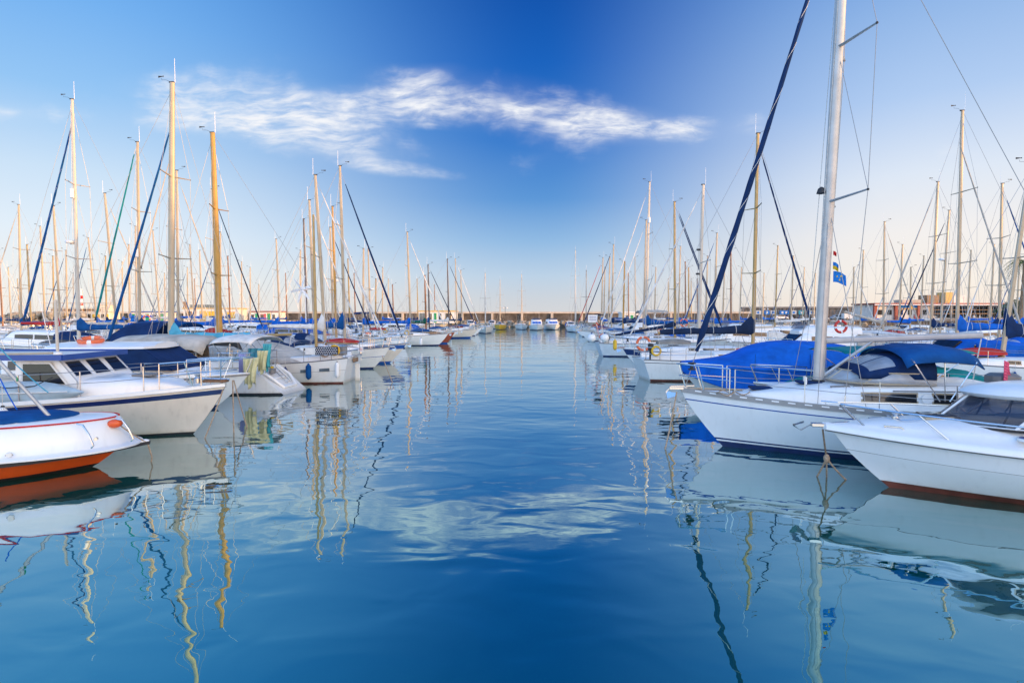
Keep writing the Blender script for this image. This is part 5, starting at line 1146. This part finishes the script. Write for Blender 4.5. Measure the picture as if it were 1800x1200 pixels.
# ---- yachts and motor boats moored bows on at the breakwater
M(879, 492, 131, -92, 'yellow hulled yacht moored bow on at the breakwater', 0, hull=ylw, L=9, cover=cgrey, mast=alu)
M(917, 482, 131, -88, 'white ketch with two golden masts moored bow on at the breakwater', 0, L=9.5, mast=alu, furl=cgrey)
for (px, Y, dg, lab, kw) in [
    (943, 129, -90, 'white flybridge cruiser with blue canvas moored bow on at the breakwater, left of its twin', dict(fly=1, L=8.5, B=3.4, scrm=cblue)),
    (971, 129, -84, 'white flybridge cruiser lit gold by the sun, right of its twin at the breakwater', dict(fly=1, L=8.5, B=3.4, scrm=cblue)),
    (1003, 133, -90, 'low dark workboat under a blue cover at the breakwater corner', dict(hull=navy, canvas=cblue, L=7, fb=(1, .8, .8))),
    (828, 138, -90, 'small white cruiser with blue top by the breakwater', dict(L=6.5, B=2.4, canvas=cblue)),
    (1128, 52+18, 180, 'white flybridge motor yacht with grey canopy in the second right row', dict(fly=1, L=9, flyc=cgrey)),
    (1105, 64+20, 180, 'white trawler with arched stern frame by the breakwater at right', dict(fly=1, L=9)),
    (1290, 46, 180, 'white motor cruiser with blue aft canopy beyond the navy boom', dict(L=8.5, canvas=cwhite, fly=1)),
    (1345, 52, 180, 'white cabin boat under a white tarpaulin behind the gold mast', dict(L=8, canvas=cwhite)),
    (1425, 36, 180, 'white motor cruiser with beige enclosed canopy behind the tall foreground mast', dict(L=8.5, canvas=cgrey, fly=1)),
    (1500, 33, 180, 'white cruiser with rounded cream canopy and ring buoy right of the tall mast', dict(L=9, canvas=cwhite, xa=.5)),
    (1605, 72, 180, 'long white motor yacht with low raked hardtop below the restaurant', dict(L=11, B=3.6, fly=0, nw=4, cabh=.5)),
    (1700, 26, 180, 'motor boat under a loose royal blue tarpaulin behind the navy bimini', dict(L=7.5, canvas=cblue, cab=cblue, xa=0.2)),
    (1750, 45, 0, 'white motor boat with dark windows near the right edge', dict(L=8, nw=3)),
    (1450, 62, 0, 'small white cruiser with green tarpaulin under the sea wall', dict(L=7, canvas=cgreen)),
    (1400, 60, 0, 'small white day boat with turquoise cover under the sea wall', dict(L=6.5, canvas=cturq)),
    (500, 44, 180, 'white cabin cruiser with royal blue canvas canopy beyond the cream awnings', dict(L=8.5, canvas=cblue, cab=cblue)),
    (430, 70, 180, 'motor boat under a bright blue canopy with open front left of the ochre mast', dict(L=8, canvas=cblue, fly=0)),
    (655, 96, 0, 'white motor yacht with navy side curtains behind the blue banded yacht', dict(L=9.5, fly=1, flyc=cnavy, nw=3)),
    (440, 58, 0, 'white flybridge motor yacht with raked windows among the left boats', dict(L=10, fly=1)),
    (600, 70, 0, 'white cruiser with teal canopy in the middle of the left boats', dict(L=8, canvas=cteal)),
    (330, 52, 180, 'white motor boat with red cover right of the navy boom tent', dict(L=8, canvas=cred)),
    (60, 40, 180, 'white cruiser with navy canopy at far left behind the blue bimini', dict(L=8.5, canvas=cnavy)),
    (150, 40, 180, 'white cruiser with open flybridge behind the tall pale mast', dict(L=8.5, fly=1)),
    (520, 82, 0, 'distant white cruiser with ochre cover among the left boats', dict(L=8, canvas=cyel)),
    (690, 80, 180, 'distant white cruiser with blue cover in the second left row', dict(L=8, canvas=cblue)),
    (865, 139, -90, 'small grey workboat tied up at the breakwater rocks', dict(L=6, B=2.3)),
]:
    L = kw.setdefault('L', 7.5)
    for f in SC:
        p = atY(px, 590, Y*f)
        if clash(p, R(dg), L, kw.get('B', L*.34)) == 0: break
    else: print('CLASH', lab)
    motorboat(kw, lab, (p.x, p.y), R(dg), 0)
# ------------------------------------------------------------------ buildings, cars, lights and people on the quays
def wall_openings(b_, parent, y, items, facade='front'):
    for (nm, x, z, w_, h_, gm, fm) in items:
        b = MB(); b.box((x, y-.03, z), (w_+.16, .10, h_+.16), fm, b=.015); f = b.build(nm, parent)
        b = MB(); b.box((x, y-.075, z), (w_, .05, h_), gm); b.build('pane' if nm == 'window' else 'leaf', f)
def house(label, px0, px1, pyt, Y, zg, wm, tm, items, dep=5., name='harbour_house', roofm=None, cat='building', over=.25, rh=.28):
    a = atY(px0, pyt, Y); c = atY(px1, pyt, Y); zt = a.z; W = c.x-a.x
    r = thing(name, label, cat, (a.x, Y, zg), 0)
    H = zt-zg
    b = MB(); b.box((W/2, dep/2, H/2-.05), (W, dep, H-.1), wm); b.build('wall', r)
    b = MB(); b.box((W/2, dep/2, H-rh/2), (W+2*over, dep+2*over, rh), roofm or tm, b=.03); b.build('roof', r)
    wall_openings(None, r, 0, [(n, fx*W, fz*H, fw*W, fh*H, g, f) for n, fx, fz, fw, fh, g, f in items])
    return r, W, H
yp = mat('paint_yellow', (.70, .42, .02), .6, noise=.08)
lw = mat('interior_window', (.05, .045, .04), .1, noise=.2)
house('low white kiosk with blue roof trim and green doors behind the left boats', 228, 290, 547, 150, 1.4, plaster, blue, [('door', .1, .42, .12, .7, grnp, white), ('window', .3, .5, .1, .35, lw, blue), ('door', .5, .42, .1, .7, grnp, white), ('window', .7, .5, .1, .35, lw, blue), ('door', .9, .42, .1, .7, grnp, blue)])
house('white harbour house with thin red roof line and green door left of the wall', 438, 489, 546.5, 150, 1.4, plaster, brick, [('window', .12, .5, .1, .4, lw, white), ('door', .27, .42, .12, .7, grnp, white), ('window', .45, .5, .1, .4, lw, cfr), ('door', .55, .42, .06, .7, redp, white), ('door', .68, .42, .1, .7, grnp, yp), ('window', .85, .5, .1, .4, lw, white)])
house('cream harbour house with glazed grey left end in front of the breakwater wall', 736, 801, 545.5, 150, 1.2, plaster, plastc, [('window', .12, .5, .2, .6, glassb, white), ('window', .32, .5, .07, .5, lw, white), ('door', .45, .42, .07, .75, grnp, white), ('window', .58, .5, .07, .5, lw, white), ('window', .8, .5, .14, .55, lw, yp)])
r, W, H = house('white workshop with yellow gable panels behind the tall ochre mast', 322, 420, 541, 158, 1.4, plaster, plastc, [('window', .1, .5, .1, .5, lw, wood), ('window', .55, .6, .3, .3, yp, yp), ('door', .35, .42, .1, .7, plastc, wood), ('window', .85, .5, .15, .4, yp, wood)])
b = MB(); b.box((W*.27, 2, H+.45), (W*.34, 3, .9), glassb); b.build('roof_cabin', r); b = MB(); b.box((W*.02, .5, H+.5), (.9, .6, 2.4), wood); b.build('sign_post', r)
house('small ochre shed beside the golden boulders at left', 70, 84, 549, 148, 1.2, plastc, wood, [('door', .5, .45, .3, .7, wood, wood)])
house('white cabin with grey shutters on the right embankment below the wall', 1094, 1128, 548, 140, 1.0, plaster, white, [('window', .25, .5, .15, .5, lw, white), ('window', .5, .5, .15, .5, grnp, white), ('window', .75, .5, .15, .5, lw, white)])
# ferry moored beyond the left boats
def ferry():
    Y = 146; a = atY(84, 560, Y); c = atY(216, 560, Y); W = c.x-a.x
    r = thing('ferry', 'long white excursion ferry with open upper deck lit golden at far left', 'ferry', ((a.x+c.x)/2, Y, 0), 0)
    h = Hull(W, 5, (2.2, 1.7, 1.7), .85, 1.6, 0, n=14); rows, ql = rows_for(dict(hull=gcream, stripe=cfr, stripe_q=.2, stripe_w=.08)); h.mesh(rows, ql, gcream).build('hull', r)
    b = MB(); b.box((-.6, 0, 3.0), (W*.86, 4.2, 2.2), gcream, b=.2); d1 = b.build('main_deckhouse', r)
    for i in range(14): b = MB(); b.box((-W*.4+.3+i*W*.058, -2.13, 3.1), (W*.04, .08, 1.0), yp if i % 3 else lw, b=.05); b.build('window', d1)
    b = MB(); b.box((-.8, 0, 4.2), (W*.92, 4.6, .18), gcream, b=.04); b.build('upper_deck', r)
    b = MB()
    for i in range(15): x = -W*.45+i*W*.062; b.tube([(x, -2.2, 4.2), (x, -2.2, 6.4)], .05, gcream, 5)
    for z in (4.7, 5.2): b.tube([(-W*.45, -2.2, z), (W*.42, -2.2, z)], .04, wood, 4)
    b.build('railing', r)
    b = MB(); b.box((-.8, 0, 6.4), (W*.90, 4.6, .12), gcream, b=.03); b.build('awning_roof', r)
    for i in range(10): b = MB(); b.box((-W*.38+i*W*.08, 0, 4.6), (.5, 3.0, .7), wood, b=.1); b.build('bench', r)
    b = MB(); b.box((W*.30, 0, 5.1), (2.6, 3, 1.7), gcream, b=.2); b.build('wheelhouse', r)
ferry()
p = atY(131, 545, 172); r = thing('lighthouse', 'slim red and white banded beacon behind the ferry', 'lighthouse', (p.x, 175, 1), 0)
for i in range(9): b = MB(); b.lathe((0, 0, i*1.05), [(.42-i*.015, 0), (.405-i*.015, 1.05)], cfr if i % 2 else white, 14); b.build('tower_band', r)
b = MB(); b.lathe((0, 0, 9.45), [(.45, 0), (.45, .15), (.22, .16), (.22, .7), (.3, .75), (.05, 1.1)], white, 12); b.build('lantern', r)
# restaurant on the right hand quay
a = atY(1536, 533, 135); c = atY(1775, 531, 135); zg = 2.0; W = c.x-a.x; H = a.z-zg
r = thing('restaurant', 'long white waterfront restaurant with brick red posts and blue and yellow sign', 'building', (a.x, 135, zg), 0)
b = MB(); b.box((W/2, 4, H/2-.1), (W, 7.6, H-.3), plaster); b.box((W*.73, .1, H*.45), (W*.52, .3, H*.75), lw); b.build('wall', r)
b = MB(); b.box((W/2, 3.6, H-.10), (W+1, 9.4, .3), brick, b=.03); b.build('roof', r)
b = MB(); b.box((W/2, -1.08, H-.36), (W+1, .12, .2), white); b.build('fascia', r)
for f in (.005, .16, .325): b = MB(); b.box((W*f, -.25, H/2-.1), (.7, .5, H-.3), brick, b=.04); b.build('post', r)
for f in (.42, .56, .70, .84, .97): b = MB(); b.box((W*f, -.35, H/2-.1), (.5, .5, H-.3), stone, b=.04); b.build('stone_pillar', r)
for f, w_ in ((.05, .035), (.12, .035), (.2, .04), (.27, .03), (.38, .03)): wall_openings(None, r, .2, [('window', W*f, H*.48, W*w_, H*.3, lw, white)])
for k in range(9): b = MB(); b.box((W*(.47+k*.062), -.1, H*.55), (W*.045, .08, H*.5), glass); b.build('glazing', r)
b = MB(); b.box((W*.71, -.5, H*.40), (W*.56, .1, .16), wood); b.box((W*.71, -.5, H*.62), (W*.56, .1, .12), wood); b.box((W*.71, -.5, H*.12), (W*.56, .1, .3), concw); b.build('terrace_rail', r)
b = MB(); b.box((W*.26, -.2, H*.78), (W*.13, .1, .9), cfb, b=.02); sg = b.build('sign', r)
b = MB(); b.box((W*.26, -.27, H*.70), (W*.12, .04, .22), yp); b.lathe((W*.27, -.28, H*.77), [(.3, -.02), (.3, .02)], yp, 12, 'y'); b.build('sign_emblem', sg)
for fx, w_, hh, mt_ in ((.31, 4.6, .9, concw), (.47, 2.9, 2.0, wood), (.59, 1.9, 2.7, plastc), (.67, 3, 1.9, plaster)):
    b = MB(); b.box((W*fx, 3, H+hh/2), (w_, 3, hh), mt_, b=.04); b.build('rooftop_box', r)
b = MB(); b.tube([(-1.2, 1, H-1), (-1.2, 1, H+.7)], .06, dk, 5); b.box((-1.2, 1, H+.5), (.9, .1, .1), dk); b.build('lamp_bracket', r)
house('low concrete terrace wall and planters in front of the restaurant', 1540, 1790, 562.5, 131.0, .9, concd, conc, [], dep=1.2, name='terrace_wall', cat='wall', over=.05, rh=.2)
# cars on the quay
def car(px, Y, col, label, van=0, rz=0., ln=4.3):
    p = atY(px, 560, Y); r = thing('parked_car', label, 'car', (p.x, Y, 1.98), rz, 'cars parked along the sea wall'); r.scale = (ln/4.3,)*3
    prof = [(-2.1, .35), (-2.12, .75), (-1.95, .98), (-1.45, 1.05), (-.95, 1.44), (.55, 1.46), (1.15, 1.02), (1.95, .85), (2.12, .6), (2.1, .35)] if not van else [(-2.15, .35), (-2.17, 1.0), (-2.1, 1.75), (-1.9, 1.84), (.75, 1.82), (1.35, 1.15), (2.0, .98), (2.15, .65), (2.12, .35)]
    b = MB(); b.loft([[(x*(.97 if abs(y) > .7 else 1), y*(1-.14*max(0, z-.9)), z) for x, z in prof] for y in (-.84, -.7, .7, .84)], col); body = b.build('body', r, sharp=50)
    b = MB()
    if not van: gl = [(-1.35, 1.05), (-.9, 1.38), (.5, 1.40), (1.02, 1.04)]
    else: gl = [(.1, 1.15), (.1, 1.66), (.72, 1.66), (1.2, 1.17)]
    for s_ in (1, -1): b.prism([(x, s_*.80, z) for x, z in gl], (0, s_*.03, 0), glass)
    b.build('side_glass', body)
    b = MB(); b.loft([[(1.14, y, 1.07), (.60, y*.92, 1.43), (.58, y*.92, 1.42), (1.1, y, 1.05)] for y in (-.66, .66)], glass); b.build('windscreen', body)
    for x in (-1.32, 1.3):
        for s_ in (1, -1):
            b = MB(); b.lathe((x, s_*.80, .33), [(.2, -.11), (.33, -.10), (.33, .10), (.2, .11)], tyre, 16, 'y'); w_ = b.build('wheel', r)
            b = MB(); b.lathe((x, s_*.80, .33), [(.2, -.12), (.2, .12)], alu, 12, 'y'); b.build('rim', w_)
    for s_ in (1, -1):
        b = MB(); b.ball((2.0, s_*.62, .72), .12, white, 6, (.7, 1.2, .7)); b.build('headlight', r)
        b = MB(); b.ball((-2.05, s_*.66, .85), .1, redp, 6, (.5, 1, 1.2)); b.build('tail_light', r)
cs = mat('car_silver', (.45, .47, .48), .25, metal=.3, noise=0); cw = mat('car_white', (.75, .75, .74), .25, coat=.4, noise=0); cr = mat('car_dark_red', (.15, .015, .02), .25, coat=.4, noise=0); ck = mat('car_black', (.015, .015, .018), .25, coat=.5, noise=0)
car(1372, 171, cw, 'white car parked left of the white van by the sea wall'); car(1391, 172, ck, 'small dark car leftmost but one by the sea wall', ln=3.9)
car(1473, 165, cs, 'silver hatchback parked just left of the white van'); car(1494, 163, cw, 'white van parked by the sea wall', 1); car(1489, 169, cr, 'dark red car parked behind the white van', ln=4.6)
car(1521, 163, ck, 'black car parked beside the turquoise kiosk', 1)
r = thing('notice_kiosk', 'small turquoise kiosk panel between the black car and the restaurant', 'kiosk', (atY(1534, 555, 150).x, 150, 2), 0)
b = MB(); b.box((0, 0, 1.3), (1.7, .5, 2.5), cturq, b=.05); b.build('cabinet', r); b = MB(); b.box((0, -.28, 1.5), (1.2, .06, 1.5), cwhite); b.build('poster', r)
# painted panels along the concrete wall
for i, (px, cm) in enumerate([(1330, cwhite), (1345, cfb), (1356, cwhite), (1372, cfb), (1379, cfb), (1392, cwhite), (1405, cturq), (1424, cwhite), (1440, cfb)]):
    Yw = 176.5-i*.25; p = atY(px, 550, Yw)
    o = thing('wall_panel', ['white', 'blue'][cm is cfb]+' painted square on the concrete wall, number %s from the left' % ['one', 'two', 'three', 'four', 'five', 'six', 'seven', 'eight', 'nine'][i] if 0 else '%s painted square on the sea wall, %s of nine from the left' % ('pale' if cm is cwhite else 'blue', ['first', 'second', 'third', 'fourth', 'fifth', 'sixth', 'seventh', 'eighth', 'ninth'][i]), 'painted panel', (p.x, Yw-1.2, 4.2), R(-13), 'painted squares on the sea wall')
    b = MB(); b.box((0, 0, 0), (1.5, .08, 1.2), cm, b=.02); b.build('board', o)
    b = MB(); b.lathe((0, -.06, 0), [(.35, -.02), (.35, .02)], cfb if cm is cwhite else cfw, 10, 'y'); b.build('mark', o)
# people at the terrace tables
def person(p, shirt, trouser, label, sit=True, rz=0.):
    b = MB(); o = thing('person', label, 'person', p, rz)
    sk = mat('skin', (.45, .26, .17), .6, noise=.05); hr = mat('hair_dark', (.03, .02, .015), .7)
    hz = .45 if sit else .9
    me = bpy.data.meshes.new('body'); vs = [(0, 0, hz), (0, .02, hz+.28), (0, .02, hz+.48), (0, .0, hz+.58), (0, -.02, hz+.72)]; es = [(0, 1), (1, 2), (2, 3), (3, 4)]; rs = [.15, .14, .16, .06, .10]
    for s_ in (1, -1):
        k = len(vs)
        leg = [(s_*.10, -.05, hz-.02), (s_*.12, -.45, hz), (s_*.12, -.47, .06), (s_*.12, -.62, .04)] if sit else [(s_*.09, 0, hz-.08), (s_*.10, -.03, .48), (s_*.11, .03, .07), (s_*.11, -.12, .04)]
        vs += leg; es += [(0, k), (k, k+1), (k+1, k+2), (k+2, k+3)]; rs += [.09, .065, .045, .035]
        k = len(vs); vs += [(s_*.20, .02, hz+.46), (s_*.25, -.04, hz+.20), (s_*.18, -.27, hz+.22), (s_*.15, -.34, hz+.23)]; es += [(2, k), (k, k+1), (k+1, k+2), (k+2, k+3)]; rs += [.06, .045, .035, .03]
    me.from_pydata(vs, es, []); ob = bpy.data.objects.new('body', me); C.objects.link(ob); ob.parent = o; me.materials.append(shirt)
    sm = ob.modifiers.new('k', 'SKIN'); ob.modifiers.new('u', 'SUBSURF').levels = 1
    for i, r_ in enumerate(rs): me.skin_vertices[0].data[i].radius = (r_, r_)
    me.skin_vertices[0].data[0].use_root = True
    b.ball((0, -.02, hz+.74), .105, sk, 8, (.85, 1, 1.15)); b.build('head', o); b = MB(); b.ball((0, .01, hz+.78), .112, hr, 8, (.9, 1, 1)); b.build('hair', o)
for i, (px, sh, lab) in enumerate([(1712, cwhite, 'person in a white shirt seated at the terrace, left of the pair'), (1724, cfw, 'person in a white top seated at the terrace, right of the pair'), (1610, cred, 'person in a red top seated under the restaurant sign'), (1622, cdark, 'person in dark clothes beside the one in red'), (1668, cdark, 'person in dark clothes seated before the stone pillar'), (1690, cgrey, 'person in grey seated in front of the glazing')]):
    p = atY(px, 560, 132.6); person(Vector((p.x, 132.6+.3*i, 2.15)), sh, cdark, lab, rz=R(40*i))
# palm and hedge at the right edge
def palmtree(px, Y, zg, ztop, label):
    p = atY(px, 520, Y); r = thing('palm_tree', label, 'palm tree', (p.x, Y, zg), 0); rr_ = random.Random(2)
    n = 12; Ht = ztop-zg
    b = MB(); b.tube([(.3*math.sin(i/n*1.6), 0, Ht*i/n) for i in range(n+1)], [.26-.09*i/n+(.03 if i % 2 else 0) for i in range(n+1)], wood, 8); b.build('trunk', r)
    b = MB()
    for k in range(20):
        a = k*2.39996; up = 1.0-1.2*(k/20)+rr_.uniform(-.1, .1); ln = rr_.uniform(2.6, 3.3); pts = []
        for i in range(9):
            f = i/8; d_ = ln*f; pts.append(Vector((.3+math.cos(a)*d_*math.cos(up*.6)*(1-.15*f), math.sin(a)*d_*math.cos(up*.6)*(1-.15*f), Ht+ln*(up*f*.8-f*f*.95))))
        b.tube(pts, [.03, .028, .024, .02, .018, .014, .01, .008, .004], palm, 3)
        s_ = Vector((-math.sin(a), math.cos(a), 0))
        for i in range(1, 9):
            for sub in (0, .5):
                c_ = pts[i-1]+(pts[i]-pts[i-1])*sub; dr = (pts[i]-pts[i-1]).normalized(); w_ = .62*math.sin(math.pi*min(1, .15+.85*(i-1+sub)/8))+.08
                for sd_ in (1, -1):
                    tip = c_+s_*sd_*w_*.8+dr*w_*.55-Vector((0, 0, w_*.45)); b.add([c_-dr*.022, c_+dr*.026, tip], [(0, 1, 2)], palm)
    b.build('crown', r, smooth=False)
palmtree(1795, 62, 2.0, 8.9, 'tall palm with arching fronds at the right edge of the picture')
def leafcloud(b, c, rad, n, mt, rr_, s=.22):
    vs = []; fs = []
    for i in range(n):
        while True:
            d = Vector((rr_.uniform(-1, 1), rr_.uniform(-1, 1), rr_.uniform(-1, 1)))
            if .45 < d.length < 1.: break
        q = Vector((c[0]+d.x*rad[0], c[1]+d.y*rad[1], c[2]+d.z*rad[2]))*1
        a = Vector((rr_.gauss(0, 1), rr_.gauss(0, 1), rr_.gauss(0, 1))).normalized(); e = a.orthogonal().normalized()
        k = len(vs); vs += [q-a*s, q+e*s*.5, q+a*s, q-e*s*.5]; fs.append((k, k+1, k+2, k+3))
    b.add(vs, fs, mt)
def tree(px, Y, zg, W_, H_, label, n=1400):
    p = atY(px, 550, Y); r = thing('broadleaf_tree', label, 'tree', (p.x, Y, zg), 0, 'green trees beside the restaurant'); rr_ = random.Random(px)
    b = MB(); b.tube([(0, 0, 0), (.1, 0, H_*.4), (-.1, .1, H_*.75)], [.2, .14, .06], wood, 7)
    for k in range(5): b.tube([(0, 0, H_*.3), (W_*.3*math.cos(k*1.26), W_*.3*math.sin(k*1.26), H_*.7)], [.08, .03], wood, 5)
    b.build('trunk', r)
    b = MB()
    for k in range(7): leafcloud(b, (rr_.uniform(-.6, .6)*W_, rr_.uniform(-.5, .5)*W_, H_*rr_.uniform(.35, .8)), (W_*.5, W_*.5, H_*.24), n//7, leafm, rr_, .24)
    b.build('crown', r, smooth=False)
tree(1778, 108, 2, 2.4, 4.0, 'dense green tree just right of the restaurant'); tree(1800, 104, 2, 2.8, 4.6, 'dense green tree at the right edge beside the palm'); tree(1826, 108, 2, 2.6, 4.2, 'dense green tree cut by the right edge')
def lamp(px, Y, zg, h_, label):
    p = atY(px, 550, Y); r = thing('street_lamp', label, 'street lamp', (p.x, Y, zg), 0, 'lamps on the quay')
    b = MB(); b.tube([(0, 0, 0), (0, 0, h_)], [.07, .05], dk, 6); b.tube([(-.5, 0, h_-.2), (.5, 0, h_-.2)], .03, dk, 5); b.build('pole', r)
    for s_ in (-.5, .5): b = MB(); b.lathe((s_, 0, h_-.5), [(.08, 0), (.22, .08), (.2, .3), (.05, .36)], white, 10); b.build('lantern', r)
lamp(1797, 92, 2, 4.2, 'dark twin lamp beside the green trees'); lamp(1347, 165, 2, 3.4, 'thin lamp on the quay near the first parked car'); lamp(888, 166, 1.2, 4.6, 'slim lamp on the breakwater near the centre')
# red dinghies, ring buoys, and things stowed on other boats
def ring(p, rz, label, tilt=90, r_=.32, m1=orgp):
    o = thing('ring_buoy', label, 'life ring', p, rz, 'ring buoys on the boats'); b = MB(); b.torus((0, 0, 0), r_, .07, m1, Matrix.Rotation(R(tilt), 4, 'X'), mt2=cfw); b.build('ring', o)
ring(atY(1131, 604, 31.0), .1, 'orange ring buoy lashed to the bow rail of the navy banded yacht', r_=.36)
ring(atY(1478, 574, 30.5), .0, 'red and white ring buoy hung on the cream canopied cruiser', r_=.30, m1=redp)
ring(atY(1202, 567, 60), .0, 'orange ring buoy far off beside the ochre masted small yacht', r_=.38)
ring(atY(258, 560, 62), .0, 'small orange ring buoy above the navy boom tent', r_=.38)
ring(atY(733, 601, 36.2), .3, 'yellow horseshoe buoy on the bow rail of the blue banded yacht', r_=.3, m1=ylw) if 0 else None
for px in (1040, 1063):
    p = atY(px, 594, 42.2); o = thing('ball_fender', 'round white fender hanging at the davit stern, %s one' % ('left' if px == 1040 else 'right'), 'fender', p, 0, 'ball fenders on the davit stern'); b = MB(); b.ball((0, 0, 0), .32, white, 10); b.lathe((0, 0, .3), [(.07, 0), (.03, .12)], cmid, 8); b.build('body', o)
fender(atY(1081, 606, 41.5), ylw, .14, .7, 'yellow fender below the davit stern at right')
fender(atY(740, 600, 52.2), white, .12, .6, 'dark capped fender on the side of the white cabin cruiser by the left row')
def board(px, py, Y, w_, hh, label, cm=white, fg=cfr):
    p = atY(px, py, Y); o = thing('notice_board', label, 'sign', p, 0); b = MB(); b.box((0, 0, 0), (w_, .04, hh), cm, b=.01); b.build('board', o); b = MB()
    for k in range(3): b.box((0, -.03, hh*.25-k*hh*.22), (w_*.7, .01, hh*.06), fg)
    b.tube([(0, .04, -hh*2.2), (0, .04, hh*.4)], .03, steel, 5); b.build('post', o)
board(634, 614, 31.5, .30, .26, 'small white notice on a post beside the box sterned ketch')
board(1042, 560, 112, 1.9, 1.5, 'white notice board near the far end of the right row', fg=blue)
def windgen(px, py, Y):
    p = atY(px, py, Y); o = thing('wind_generator', 'white six bladed wind generator on a pole among the left boats', 'wind generator', p, R(-20)); b = MB(); b.tube([(0, .2, -6.), (0, .2, 0)], .04, white, 6); b.build('pole', o)
    b = MB(); b.lathe((0, 0, 0), [(.05, -.3), (.14, -.2), (.14, .2), (.03, .5)], white, 10, 'y'); b.add([(-.02, .5, -.1), (.02, .5, -.1), (.02, .9, .3), (-.02, .9, .3)], [(0, 1, 2, 3)], white); b.build('nacelle', o)
    for k in range(6):
        a = k*math.pi/3+.2; c_, s_ = math.cos(a), math.sin(a); b = MB(); b.loft([[(c_*r_-s_*w_, -.28+t_, s_*r_+c_*w_) for w_, t_ in ((-wd, -.02), (wd, .03), (wd, .045), (-wd, -.005))] for r_, wd in ((.1, .06), (.5, .11), (1.15, .05))], white); b.build('blade', o)
windgen(534, 508, 48)
def tent(label, pts, Y, wd, mt):
    o = thing('boom_tent', label, 'boat cover', atY(*pts[0][0], Y), 0); q0 = o.location.copy(); rings = []
    for (a, c) in pts:
        A, B_ = atY(*a, Y)-q0, atY(*c, Y)-q0; rings.append([(B_.x, -wd, B_.z), ((A.x+B_.x)/2, -wd*.75, (A.z*.55+B_.z*.45)), (A.x, -wd*.12, A.z), (A.x, wd*.12, A.z), ((A.x+B_.x)/2, wd*.75, (A.z*.55+B_.z*.45)), (B_.x, wd, B_.z)])
    b = MB(); b.loft(rings, mt, closed=False, caps=(False, False)); b.build('canvas', o, solid=.02, sub=1)
tent('big navy canvas tent hung over a boom right of the bright blue furled jib', [((232, 568), (203, 606)), ((250, 566), (232, 607)), ((270, 566), (262, 607)), ((293, 565), (290, 607)), ((296, 566), (296, 600))], 28.2, 1.2, cnavy)

# ------------------------------------------------------------------ the far crowd of masts: copies of a few distant yachts
def copy_tree(o, parent=None):
    c = o.copy(); C.objects.link(c); c.parent = parent
    for ch_ in list(o.children): copy_tree(ch_, c)
    return c
FAR = {}
def far(px, ytop, Y, side):
    top = atY(px, ytop, Y); k = int(px*7) % 4; key = k; best = None
    lab = ('slender masted yacht lost in the crowded far left rows', 'slender masted yacht lost in the crowded far right rows')[side]; grp = ('distant yachts in the far left rows', 'distant yachts in the far right rows')[side]
    for f in SC:
        for phi in ((0, math.pi) if k % 2 else (math.pi, 0)):
            YY = Y*f; H = atY(px, ytop, YY).z; sc_ = H/11.; base = atY(px, 570, YY); o = Vector((base.x, base.y, 0))-Matrix.Rotation(phi, 3, 'Z') @ Vector((.85*sc_, 0, 0))
            if abs(o.x) < 16: continue
            n = clash(o, phi, 8.5*sc_, 2.7*sc_)
            if best is None or n < best[0]: best = (n, o, phi, sc_)
        if best and best[0] == 0: break
    if not best: return
    n, o, phi, sc_ = best
    if key not in FAR:
        S = [dict(mast=alu, cover=cblue, furl=cwhite), dict(mast=olive, cover=cnavy, furl=None, hull=gcream), dict(mast=alu, cover=cwhite, furl=cmid), dict(mast=brown, cover=cmid, furl=cwhite, hull=gw2)][k]
        S.update(H=11., L=8.5, B=2.7, mr=.085, mx=.85); r_ = yacht(S, lab, o, phi, 0)[0]; FAR[key] = r_; ALLB.pop()
    else: r_ = copy_tree(FAR[key])
    r_.location = o; r_.rotation_euler = (0, 0, phi); r_.scale = (sc_,)*3; r_['label'] = lab; r_['group'] = grp; ALLB.append((o.copy(), phi, 8.5*sc_, 2.7*sc_, lab))
random.seed(4)
for px, yt in [(5, 440), (55, 430), (95, 450), (118, 440), (187, 450), (216, 460), (228, 430), (302, 450), (330, 470), (356, 440), (405, 450), (440, 470), (505, 480), (528, 440), (615, 455), (625, 480), (672, 470), (682, 490), (735, 490), (765, 500), (290, 480), (130, 480), (35, 490), (345, 490)]:
    far(px, yt, 8.6/((556-yt)/1000), 0)
for px, yt in [(1105, 480), (1150, 470), (1175, 490), (1205, 460), (1215, 490), (1240, 450), (1285, 440), (1300, 470), (1340, 480), (1390, 450), (1410, 470), (1430, 480), (1512, 440), (1580, 430), (1618, 450), (1700, 440), (1740, 430), (1786, 450)]:
    far(px, yt, 8.6/((556-yt)/1000), 1)
